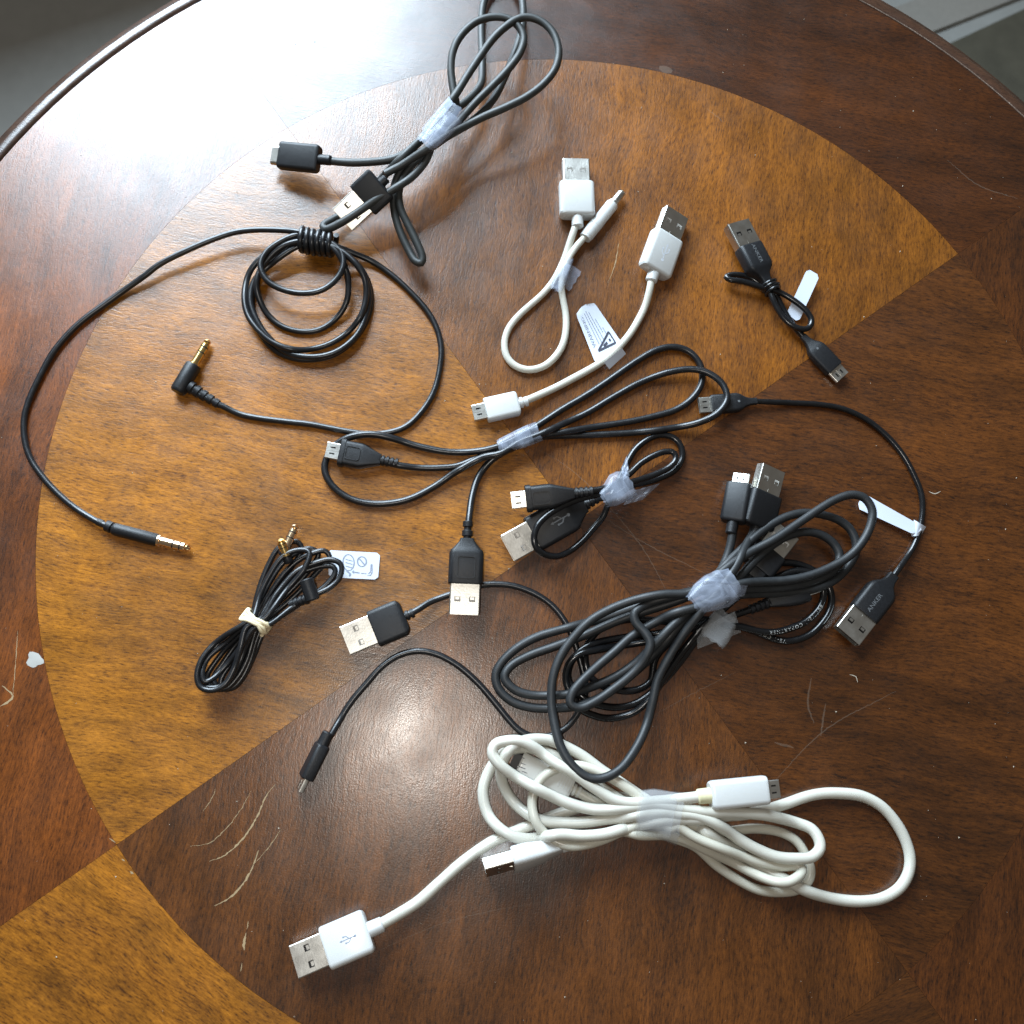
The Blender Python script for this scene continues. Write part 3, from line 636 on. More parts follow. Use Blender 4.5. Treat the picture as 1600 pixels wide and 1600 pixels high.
tape(c1, (690, 196), (.62, -.78), 14.5, 29.0, [(-40, 15, -2), (-20, 19, 0), (0, 21, 1), (20, 21, 1), (40, 18, 0)], seed=3)
sheet(c1, 'tape_flap', crop(400, 0, 3.2, [(965, 480), (830, 640), (860, 660), (985, 520)]), [27, 26, 29, 30], M['tape'], .1, edge_jag=2)

# --- 2  headphone cable with a hanging coil
c2 = cable('audio_cable', 'thin black audio cable wound in a round coil, with a right-angled gold jack', (480, 465))
H = lambda p: crop(250, 330, 3.2, p)
jack(c2, (176, 826), (299, 858), 2.6, 2.4, 18.5, 2.55, M['plugk'], M['rose'])
ribbed(c2, (152, 815), (180, 827), 2.2, 2.6, 1.5, 2.3, 2, M['plugk'])
jb, jm = jack(c2, (277, 613), (327, 530), 3.4, 2.6, 13.5, 3.3, M['plugk'], M['gold_pl'], name='angled_audio_jack')
ribbed(jb, (296, 604), (345, 634), 3.0, 2.0, 2.7, 1.9, 5, M['plugk'])
coilL = (700, 140); coilR = (880, 180)
cord(c2, M['black'], 1.28, [
 (1, H([(150, 895, 3), (300, 968, 2)]) + H([(400, 1015), (500, 1035), (620, 1050), (750, 1068), (850, 1087), (950, 1105), (1050, 1117), (1150, 1108), (1230, 1078), (1310, 1000), (1370, 900), (1400, 780), (1405, 680), (1380, 580), (1330, 490), (1250, 400), (1150, 312), (1050, 247, 1.5), (950, 205, 4), (880, 178, 6), (790, 160, 6.5), (700, 168, 6)])),
 (2, H([(580, 230, 3), (490, 330), (460, 440), (480, 560), (530, 650), (600, 710), (720, 743), (860, 720), (970, 640), (1040, 530), (1055, 430), (1030, 330), (970, 250, 3), (880, 190, 6), (790, 175, 6), (700, 172, 6)])),
 (3, H([(560, 260, 4), (470, 350, 2), (450, 450), (490, 560), (550, 640), (640, 710), (760, 728), (880, 700), (980, 620), (1032, 510), (1045, 420), (1020, 330), (960, 245, 4), (870, 180, 7), (790, 150, 7), (700, 135, 7)])),
 (4, H([(560, 190, 6), (455, 290, 3.5), (422, 400), (432, 500), (485, 590), (570, 660), (700, 693), (830, 670), (940, 605), (1008, 520), (1033, 420, 2), (1018, 320, 4), (955, 235, 6), (875, 180, 7.5), (790, 150, 8), (700, 150, 8)])),
 (5, H([(600, 185, 8), (520, 265, 6), (482, 350, 4), (492, 430, 3), (532, 510), (600, 570), (700, 600), (800, 590), (885, 530), (932, 450, 4), (942, 370, 6), (930, 290, 7), (880, 200, 8), (790, 145, 8.5), (700, 120, 8.5)])),
 (6, H([(600, 155, 9), (532, 205, 9), (502, 270, 9), (530, 340, 9), (600, 388, 8.5), (700, 411, 8.5), (800, 397, 9), (878, 342, 9.5), (916, 270, 10), (908, 205, 10), (860, 160, 10), (790, 130, 9.5), (700, 105, 9)])),
 (7, H([(640, 97, 8.5), (560, 93, 8.2), (480, 94, 7.5), (380, 106, 7), (270, 140, 6.5), (150, 190, 6), (0, 265, 4.5)]) + [(225, 432, 3), (165, 474), (115, 513), (85, 548), (64, 585), (48, 620), (38, 655), (39, 690), (48, 718), (66, 744), (95, 775), (120, 796), (152, 815, 2.2), (176, 826, 2.6)]),
], zmax=10.5, ends=(3.2, 2.6))
# the cord's own turns round the coil
def wrap_turns(th, a, b, ha, hb, ry, rz, turns, r, mat, name='wound_turns'):
    A_, B_ = P(*a, ha), P(*b, hb); X = (B_-A_).normalized(); Z = Vector((0, 0, 1)); Y = Z.cross(X).normalized(); n = turns*22; pts = []
    for k in range(n+1):
        t = k/n; an = 2*math.pi*turns*t; j = .25*math.sin(5.3*t*6)
        pts.append(A_+(B_-A_)*(t+.01*math.sin(11*t*6))+Y*(math.cos(an)*(ry+j)*MM)+Z*(math.sin(an)*(rz+j*.5)*MM))
    return tube(name, np.array([tuple(p) for p in pts]), r*MM, mat, th, 10)
wrap_turns(c2, (470, 374), (522, 383), 7.0, 7.0, 4.6, 4.6, 6, 1.22, M['black'])

# --- 3  short white cable with barrel plug
c3 = cable('charging_cable', 'short white cable taped into a single loop, with a slim round plug', (850, 470))
plug(c3, 'A', (902, 339), (899, 252), 4.6, 4.2, 15.4, 7.4, 'box', 11.2, M['plugw'], M['steel'], sr=(5, 2.6, 0), inner=M['innerw'])
Wc = lambda p: crop(720, 230, 3.555, p)
bw, bm_ = jack(c3, (915, 371), (974, 298), 3.2, 3.6, 20.5, 2.9, M['plugw'], M['steel'], name='round_plug', rings=False)
ribbed(bw, (914, 372), (934, 347), 3.2, 3.3, 2.75, 3.05, 4, M['plugw'])
cord(c3, M['white'], 1.52, [
 (1, [(903, 340, 4.4), (899, 353, 3.6)] + Wc([(610, 520, 2.6), (585, 600), (555, 670), (520, 735), (460, 806), (380, 878), (310, 948), (262, 1018), (243, 1090), (255, 1160), (305, 1213), (380, 1236), (460, 1218), (528, 1160), (570, 1088), (588, 1000), (586, 920), (572, 850, 2), (560, 780, 3.5)])),
 (2, Wc([(570, 700, 4.2), (595, 625, 4.2), (635, 560, 4), (690, 497, 3.2)])),
], zmax=5.5, ends=(4.5, 3.2))
tape(c3, (879, 428), (.40, -.92), .6, 6.2, [(-28, 10, 0), (-14, 10, 0), (0, 10, 0), (14, 9, 0), (28, 7, 0)], wob=.2, seed=5)
sheet(c3, 'tape_flap', Wc([(600, 640), (668, 690), (600, 800), (575, 780)]), [2.5, 1.0, .8, 2.0], M['tape'], .1, edge_jag=2)

# --- 4  short white micro cable with warning tag
c4 = cable('usb_cable', 'short white cable without a loop, a printed warning tag round its middle', (950, 560))
b4, m4, L4 = plug(c4, 'A', (1022, 426), (1055, 334), 5.0, 5.2, 15.0, 7.2, 'box', 11.8, M['plugw'], M['steel'], sr=(4.5, 2.6, 0), roll=22, inner=M['innerw'])
trident(b4, m4, L4*.5, 3.64, 4.0, M['embw'])
plug(c4, 'micro', (810, 630), (739, 646), 3.0, 3.0, 10.2, 5.6, 'box', 5.4, M['plugw'], M['steel'], sr=(4.5, 2.5, 2))
cord(c4, M['white'], 1.6, [(1, [(1023, 424, 5), (1018, 438, 4.2), (1015, 455, 3.2), (1009, 478), (998, 500), (984, 522), (967, 542), (945, 562), (917, 580), (889, 595), (861, 609), (829, 623, 2.6), (808, 631, 3)])], ends=(5, 3))
tq = [(903, 474), (932, 568), (975, 548), (921, 470)]; th_ = [5.5, 1.4, 1.6, 6.5]
tq = [(898, 486), (932, 572), (976, 542), (926, 469)]; th_ = [3.6, 1.2, 1.4, 4.2]
tg = sheet(c4, 'warning_tag', tq, th_, M['tag'], .14, bulge=-1.0, nx=18, ny=8, rnd=(24, 6, 2.2))
sh = uvtext('WARNING:', .115, .17, .42, .20, -1, -1)
on_sheet(tg, 'tag_lettering', M['greyink'], tq, th_, -1.0, sh)
sh = []
for v0, ua, ub in ((.36, .12, .68), (.46, .10, .70), (.56, .14, .66), (.66, .30, .56), (.74, .50, .62)):
    u = ua
    while u < ub:
        l_ = random.uniform(.02, .05); sh += stroke([(u, v0), (u+l_, v0)], .014); u += l_+.012
on_sheet(tg, 'fine_print', M['greyink'], tq, th_, -1.0, sh)
tri = [(.66, .86), (.98, .86), (.93, .22), (.66, .86)]
sh = stroke([(.62, .84), (.80, .24), (.85, .84), (.62, .84)], .020)+stroke([(.785, .46), (.765, .62)], .024)+stroke([(.755, .70), (.75, .76)], .024)
on_sheet(tg, 'tag_symbol', M['ink'], tq, th_, -1.0, sh)
sheet(c4, 'tag_fold', [(952, 577), (978, 553), (972, 544), (944, 566)], [.6, .8, 3.4, 3.4], M['tag'], .2, nx=6, ny=4)

# --- 5  very short black cable knotted up
c5 = cable('usb_cable', 'very short black cable knotted on itself, a plain white tag sticking out', (1215, 460))
b5, m5, L5 = plug(c5, 'A', (1199, 444), (1150, 350), 4.6, 5.0, 12.6, 6.8, 'anker', 11.6, M['plugk'], M['steel'], roll=14, sr=None, inner=M['inner'])
lettering(b5, m5, 'ANKER', 2.5, L5*.72, 0, 3.42, 180, M['emb'], 1.15)
b5b, m5b, L5b = plug(c5, 'micro', (1254, 525), (1316, 590), 3.0, 2.8, 8.4, 4.8, 'anker', 5.0, M['plugk'], M['steel'], sr=None, roll=6)
Ac = lambda p: crop(1080, 320, 5.333, p)
mb = MB(); mb.add([(L5b*.42+.55*math.cos(2*math.pi*k/14), .55*math.sin(2*math.pi*k/14), 2.40) for k in range(14)], [tuple(range(14))]); bobj(mb, 'status_dot', M['emb'], b5b, m5b, smooth=False)
cord(c5, M['gloss'], 1.3, [
 (1, Ac([(935, 1100, 3), (880, 1040, 2.4), (800, 930, 2), (740, 820, 2), (690, 730, 2.5), (600, 680, 2), (500, 610, 2), (400, 585, 2), (310, 588, 2.4), (285, 604, 3.6), (320, 626, 4.8), (400, 634, 5), (500, 658, 5), (600, 690, 4.5), (700, 715, 4), (800, 765, 4), (900, 830, 4.5), (975, 900, 5)])),
 (2, Ac([(1008, 970, 5), (985, 1025, 5), (930, 1038, 5), (870, 1020, 5), (790, 965, 5), (715, 860, 5), (670, 760, 5), (645, 690, 5), (625, 655, 4.6)])),
], zmax=6.5, ends=(3, 4.6))
for k, dx in enumerate((0, 26)):
    wrap_turns(c5, *[tuple(q) for q in Ac([(640+dx, 655+dx*1.2), (662+dx, 700+dx*1.2)])], 4.0, 4.2, 3.2, 3.4, 2, .75, M['gloss'], 'cord_tie')
sheet(c5, 'paper_tag', Ac([(968, 530), (795, 905), (893, 980), (1072, 590)]), [5.0, .8, 1.0, 4.6], M['tag'], .15, bulge=1.0, rnd=(26, 8, 1.6))

# --- 6  long black cable across the middle
c6 = cable('usb_cable', 'long black cable taped across the middle, its plug pointing straight down', (810, 685))
Mc = lambda p: crop(480, 540, 2.2857, p)
plug(c6, 'micro', (595, 719), (510, 703), 3.0, 3.0, 10.4, 5.6, 'mmold', 5.6, M['plugk'], M['steel'], sr=(7.5, 2.3, 4), pad=(.50, .86, .55))
plug(c6, 'A', (730, 842), (725, 960), 8.3, 7.2, 13.8, 7.4, 'usbmold', 11.8, M['plugk'], M['steel'], sr=(7.5, 2.4, 2), pad=(.40, .88, .52), inner=M['innerw'])
cord(c6, M['black'], 1.45, [
 (8, Mc([(262, 412, 3), (325, 426, 2.6), (400, 436), (480, 436), (540, 430), (605, 405), (690, 375), (760, 345), (840, 326), (940, 322), (1050, 318), (1200, 308), (1300, 295), (1400, 275, 4.5), (1468, 240, 6.5), (1500, 190, 6.7)])),
 (11, Mc([(1485, 140, 6), (1440, 102, 5), (1380, 86, 4), (1290, 96, 3), (1200, 126), (1100, 181), (1000, 241), (900, 287), (830, 318), (760, 345), (690, 385), (630, 398)])),
 (9, Mc([(530, 452), (450, 507), (370, 546), (280, 564), (200, 560), (130, 534), (80, 490), (60, 440), (74, 390), (110, 348), (170, 323), (240, 319), (320, 335), (400, 360), (500, 379), (600, 378), (680, 362), (760, 325), (830, 280)])),
 (10, Mc([(900, 235), (1000, 175), (1100, 108), (1180, 54), (1250, 16), (1310, 6), (1370, 26), (1408, 76), (1410, 132), (1378, 185), (1320, 228), (1230, 256), (1130, 276), (1000, 296), (900, 312), (840, 322), (760, 355), (695, 385), (650, 418), (612, 470), (590, 540, 3), (578, 620, 6.5), (571, 690, 8.3)])),
], zmax=7.5, ends=(3, 8.3))
tape(c6, (811, 686), (.93, -.36), .4, 8.2, [(-34, 11, 0), (-16, 13, 0), (0, 15, 0), (16, 16, 0), (34, 16, 0)], wob=.15, seed=8)

# --- 7  black cable on the right with white tag
c7 = cable('usb_cable', 'black cable running round the right side, a long white tag near its plug', (1440, 720))
b7, m7, L7 = plug(c7, 'micro', (1182, 627), (1092, 634), 2.6, 2.6, 8.2, 4.8, 'anker', 5.2, M['plugk'], M['steel'], sr=None)
mb = MB(); mb.add([(L7*.42+.55*math.cos(2*math.pi*k/14), .55*math.sin(2*math.pi*k/14), 2.40) for k in range(14)], [tuple(range(14))]); bobj(mb, 'status_dot', M['emb'], b7, m7, smooth=False)
b7b, m7b, L7b = plug(c7, 'A', (1396, 899), (1322, 994), 4.2, 5.0, 12.8, 6.8, 'anker', 11.6, M['plugk'], M['steel'], sr=None, roll=0)
lettering(b7b, m7b, 'ANKER', 2.5, L7b*.72, 0, 3.42, 180, M['emb'], 1.15)
cord(c7, M['gloss'], 1.25, [(3, [(1180, 627, 2.6), (1200, 628, 2), (1230, 629), (1280, 632), (1320, 640), (1355, 656), (1386, 681), (1411, 711), (1428, 741), (1439, 768), (1442, 794), (1440, 813), (1435, 834), (1426, 856), (1412, 878), (1397, 899, 4), (1390, 907, 4.2)])], ends=(2.6, 4.2))
tq7 = [(1336, 788), (1441, 833), (1446, 822), (1350, 770)]
sheet(c7, 'paper_tag', [(1337, 793), (1430, 836), (1444, 824), (1350, 771)], [.8, 3.0, 3.2, 2.2], M['tag'], .15, bulge=.4, rnd=(28, 5, 1.5))
sheet(c7, 'tag_fold', [(1424, 838), (1439, 837), (1447, 823), (1428, 812)], [1.2, 1.0, 1.2, 2.9], M['tag'], .3, bulge=1.6, nx=8, ny=4)

# --- 8  small black bundle in the middle
c8 = cable('usb_cable', 'small glossy black bundle in the middle, its two plugs overlapping', (970, 760))
Sc = lambda p: crop(740, 660, 3.636, p)
b8, m8, L8 = plug(c8, 'A', (913, 790), (793, 857), 4.6, 4.2, 15.2, 7.0, 'usbmold', 11.6, M['plugk'], M['steel'], sr=(6.5, 2.4, 3), roll=-8, inner=M['innerw'])
trident(b8, m8, L8*.5, 3.55, 4.2, M['emb'])
plug(c8, 'micro', (897, 771), (799, 782), 11.5, 9.5, 10.0, 6.4, 'mmold', 5.8, M['plugk'], M['steel'], sr=(8, 2.4, 4), pad=(.50, .86, .55), roll=-16)
cord(c8, M['gloss'], 1.35, [
 (2, [(905, 791, 4.6), (935, 779, 4.4)] + Sc([(800, 420, 4.0), (900, 360, 3.0), (1000, 335), (1080, 308), (1150, 268), (1186, 200), (1175, 130), (1130, 84), (1060, 70), (990, 95), (920, 152), (868, 240), (830, 320), (790, 400)])),
 (3, Sc([(760, 470, 3.5), (735, 535), (680, 602), (620, 670), (540, 735), (470, 763, 3), (400, 753, 5.5), (355, 718, 8.5), (340, 660, 9.8), (360, 590, 10), (420, 524, 10), (520, 466, 10), (620, 430, 10), (710, 408, 9.5), (790, 360, 8), (885, 292, 5.5)])),
 (4, Sc([(950, 230, 5), (1020, 188, 5), (1090, 164, 5), (1140, 170, 5), (1150, 210, 5.5), (1110, 254, 6), (1040, 290, 6), (950, 322, 7), (870, 345, 8.5), (780, 365, 10.5), (690, 385, 11.5), (575, 392, 11.5)])),
], zmax=12, ends=(4.6, 11.5))
tape(c8, (965, 764), (.86, -.50), .5, 13.5, [(-28, 14, 2), (-14, 20, 2), (0, 25, -1), (12, 25, 0), (24, 21, 3)], wob=.24, seed=11)
sheet(c8, 'tape_flap', Sc([(900, 390), (850, 470), (960, 440), (1060, 345)]), [4, 2.0, 1.6, 3], M['tape'], .1, wob=.6)
sheet(c8, 'tape_flap', Sc([(840, 260), (870, 190), (885, 300), (850, 330)]), [9, 9.5, 10, 11], M['tape'], .1, wob=.5)

# --- 9  black audio bundle with rubber band
c9 = cable('audio_cable', 'thin black audio cable folded into a tight bundle and held by a cream rubber band', (400, 972))
Bc = lambda p: crop(280, 800, 4.706, p)
jack(c9, (441, 868), (463, 819), 6, 5, 2.5, 2.0, M['plugk'], M['rose'])
jack(c9, (452, 880), (437, 841), 5.0, 8.5, 3.5, 1.9, M['plugk'], M['gold_pl'])
mw9, _ = frame(P(478, 905, 10.5), P(489, 938, 9.5), 0); mb = MB()
def circ9(x, r, n=18): return [(x, r*math.cos(2*math.pi*k/n), r*math.sin(2*math.pi*k/n)) for k in range(n)]
loft(mb, [circ9(0, 2.4), (circ9(.4, 2.8)), circ9(8.3, 2.8), circ9(8.8, 2.4)]); jb9 = bobj(mb, 'angled_plug_body', M['plugk'], c9, mw9)
ribbed(jb9, (481, 935), (452, 945), 8, 6.5, 2.2, 1.7, 4, M['plugk'])
U = [[(540, 760), (590, 560), (650, 400), (720, 275), (800, 222), (880, 222), (905, 270), (830, 400), (700, 570), (575, 770)],
     [(560, 760), (640, 560), (760, 375), (880, 292), (960, 268), (1025, 300), (960, 420), (800, 600), (600, 790)],
     [(575, 775), (690, 560), (850, 375), (980, 305), (1080, 288), (1112, 335), (1020, 440), (850, 620), (620, 810)],
     [(590, 780), (700, 620), (850, 470), (980, 415), (1060, 395), (1135, 400), (1150, 440), (1080, 540), (920, 650), (640, 825)],
     [(600, 790), (720, 600), (860, 440), (1000, 375), (1110, 348), (1185, 382), (1182, 470), (1110, 552), (1010, 600), (850, 690), (655, 830)],
     [(550, 770), (600, 600), (680, 440), (760, 330), (860, 280), (960, 290), (930, 400), (790, 570), (610, 800)]]
Lw = [[(620, 850), (590, 950), (540, 1080), (480, 1200), (400, 1290), (310, 1300), (300, 1240), (370, 1120), (470, 980), (560, 850)],
      [(600, 845), (560, 960), (520, 1100), (460, 1220), (380, 1300), (280, 1290), (250, 1230), (320, 1110), (430, 960), (545, 840)],
      [(580, 840), (540, 950), (500, 1080), (430, 1210), (340, 1300), (230, 1290), (200, 1220), (280, 1080), (400, 940), (530, 830)],
      [(560, 845), (500, 950), (450, 1090), (400, 1190), (320, 1280), (210, 1290), (160, 1230), (190, 1110), (290, 970), (420, 860), (520, 800)],
      [(550, 850), (470, 970), (360, 1110), (240, 1230), (185, 1250), (170, 1190), (210, 1080), (320, 980), (440, 870), (530, 800)],
      [(500, 840), (450, 990), (400, 1150), (335, 1265), (245, 1310), (160, 1290), (128, 1220), (150, 1110), (230, 1000), (340, 910), (450, 840), (530, 780)]]
segs = []
for k in range(6):
    zz = 1.1+k*1.55
    segs.append((2+k*.2, [(x, y, zz*(.35+.65*min(1, abs(i-.5*len(U[k]))/(.5*len(U[k])))) if k < 3 else zz*.8) for i, (x, y) in enumerate(Bc(U[k]))]))
    segs.append((2+k*.2+.1, [(x, y, zz if i in (0, len(Lw[k])-1) else zz*.75) for i, (x, y) in enumerate(Bc(Lw[k]))]))
cord(c9, M['black'], 1.12, segs, zmax=10.5)
def band_ring(th, c, axis, hw, h0, h1, r, mat, tilt, name, ph=0):
    a = np.array(axis, float); a /= np.hypot(*a); nrm = np.array([-a[1], a[0]]); pts = []
    for k in range(49):
        t = 2*math.pi*k/48; ct, st = math.cos(t), math.sin(t); x = math.copysign(abs(ct)**.75, ct); z = math.copysign(abs(st)**.75, st)
        q = np.array(c)+nrm*x*hw+a*(tilt*x*(1 if st > 0 else -1)+1.2*math.sin(4*t+ph)); pts.append(tuple(P(q[0], q[1], (h0+h1)/2+z*(h1-h0)/2)))
    return tube(name, np.array(pts), r*MM, mat, th, 8)
bands = [band_ring(c9, (400+dx, 972+dy), (.62, -.80), 21, .8, 12.0, .75, M['band'], tl, 'rubber_band', ph) for dx, dy, tl, ph in ((-3, 2, 7, 0), (0, 0, -7, 1), (3, -2, 5, 2), (1, 1, -3, 3.5), (-1, -1, 9, 5))]
tq9 = Bc([(1090, 279), (1478, 300), (1462, 497), (1100, 480)]); th9 = [1.2, .5, .4, .9]
tg9 = sheet(c9, 'printed_tag', tq9, th9, M['tag'], .2, rnd=(24, 12, 1.2))
sh = []; cu, cv, rr = .66, .36, .16
for k in range(20):
    t0, t1 = 2*math.pi*k/20, 2*math.pi*(k+1)/20; f_ = .54
    sh += stroke([(cu+rr*f_*math.cos(t0), cv+rr*1.15*math.sin(t0)), (cu+rr*f_*math.cos(t1), cv+rr*1.15*math.sin(t1))], .014)
sh += stroke([(cu-.06, cv-.12), (cu+.06, cv+.12)], .014)
for k in range(16):
    t0, t1 = 2*math.pi*k/16, 2*math.pi*(k+1)/16
    sh += stroke([(.40+.11*math.cos(t0), .42+.30*math.sin(t0)), (.40+.11*math.cos(t1), .42+.30*math.sin(t1))], .012)
for dv in (.30, .42, .55): sh += stroke([(.34, dv), (.48, dv+.06)], .012)
sh += stroke([(.36, .72), (.44, .84), (.42, .92)], .02)
sh += stroke([(.48, .76), (.62, .78)], .02)+[[(.46, .76), (.51, .69), (.51, .83)]]+stroke([(.65, .79), (.76, .80)], .012)
sh += stroke([(.84, .44), (.84, .72), (.80, .80)], .010)+stroke([(.86, .44), (.87, .74), (.84, .86), (.78, .86)], .010)
on_sheet(tg9, 'tag_symbols', M['greyink'], tq9, th9, 0, sh, .2)

# --- 10  thin black cable with narrow plug on the left
c10 = cable('usb_cable', 'thin black cable arching over the bright spot, its narrow plug seen edge-on', (660, 1020))
Cc = lambda p: crop(420, 880, 3.2, p)
plug(c10, 'A', (633, 963), (540, 1002), 4.0, 3.2, 14.8, 6.6, 'soft', 11.6, M['plugk'], M['steel'], sr=(4, 2.2, 2), inner=M['innerw'])
plug(c10, 'micro', (504, 1163), (468, 1235), 3.8, 3.6, 9.0, 5.0, 'box', 5.0, M['plugk'], M['steel'], sr=(5, 2.3, 0), roll=72)
cord(c10, M['black'], 1.3, [(1, [(636, 961, 4), (652, 953, 3)] + Cc([(800, 196), (905, 156), (980, 132), (1060, 112), (1130, 106), (1220, 112), (1320, 146), (1410, 206), (1480, 290), (1530, 400), (1560, 500), (1582, 600), (1575, 690), (1540, 760), (1480, 830), (1400, 866), (1320, 868), (1250, 835), (1200, 785), (1130, 700), (1040, 595), (940, 508), (830, 452), (740, 438), (650, 460), (560, 520), (480, 610), (400, 710), (340, 810), (305, 868, 3), (272, 905, 3.8)]))], ends=(4, 3.8))

# --- 11 glossy black bundle under the large one (drawn first: it lies below)
c12 = cable('usb_cable', 'glossy black cable with white print, pressed under the large thick bundle', (1120, 980))
Dc = lambda p: crop(750, 700, 2.6667, p)
Rc = lambda p: crop(1050, 700, 3.72, p)
Xc = lambda p: crop(870, 960, 6.154, p)
Yc = lambda p: crop(1130, 810, 7.62, p)
plug(c12, 'A', (1172, 901), (1228, 830), 4.6, 4.0, 14.5, 7.0, 'mold', 11.0, M['plugk'], M['steel'], sr=(5, 2.4, 2), inner=M['innerw'])
plug(c12, 'micro', (1200, 942), (1278, 912), 4.0, 4.2, 11.0, 6.4, 'taper', 6.0, M['plugk'], M['steel'], sr=(8.5, 2.3, 4), name='mini_usb_plug')
pr12 = cord(c12, M['gloss'], 1.45, [
 (1, [(1200, 942, 4), (1165, 955, 3), (1120, 968, 2)] + Xc([(1300, 60), (1100, 250), (950, 420)]) + Xc([(900, 640), (830, 700), (720, 735), (600, 730), (450, 690), (330, 600), (280, 480), (275, 370), (320, 250), (420, 140), (560, 75), (720, 45), (900, 50), (1100, 70), (1300, 20)]) + [(1110, 945)]),
 (2, [(1140, 925, 3)] + Yc([(290, 730, 4), (370, 650, 4), (480, 580, 4), (620, 535, 4), (760, 525), (900, 545), (1020, 590), (1120, 650), (1210, 740), (1270, 850), (1290, 980), (1260, 1110), (1170, 1250), (1050, 1370), (900, 1440), (740, 1460), (600, 1430), (450, 1370), (300, 1320), (180, 1280)]) + [(1140, 982)]),
 (3, [(1105, 985)] + Xc([(1340, 250), (1200, 440), (1050, 620), (900, 760), (760, 850), (600, 890), (440, 880), (300, 830), (190, 740), (110, 640), (110, 530), (160, 420), (260, 330), (400, 270), (560, 235), (740, 210), (950, 190), (1150, 160), (1330, 130)]) + [(1110, 972, 4)]),
 (4, [(1140, 978, 3)] + Yc([(200, 1290, 3), (330, 1320, 3), (480, 1350, 3), (640, 1350, 3), (800, 1310, 3), (950, 1250, 3), (1070, 1150, 3), (1150, 1040, 3), (1190, 920, 3), (1180, 800, 3), (1110, 690, 3), (1000, 640, 3), (880, 625, 3), (740, 660, 3), (600, 720, 3), (400, 770, 3)]) + [(1150, 935, 4), (1115, 965, 4)]),
 (5, [(1100, 975, 4)] + Xc([(1330, 200), (1180, 400), (1040, 600), (900, 800), (780, 920), (640, 980), (470, 1000), (330, 965), (250, 925), (160, 800), (95, 680), (85, 580), (130, 450), (230, 370), (380, 340), (560, 310), (760, 280), (950, 240), (1200, 120)]) + [(1100, 950, 5), (1125, 935, 5), (1150, 918, 5), (1172, 901, 4.6)]),
], zmax=8.0, ends=(4, 4.6))
tape(c12, (1116, 985), (.55, -.84), .5, 9.0, [(-16, 22, 6), (-5, 24, 4), (8, 24, 4), (22, 22, 4), (34, 18, 2)], M['cleartape'], wob=.24, seed=21)
sheet(c12, 'tape_flap', [(1088, 985), (1090, 1014), (1158, 988), (1148, 955)], [8, 2, 2.5, 7], M['cleartape'], .1, wob=.8)

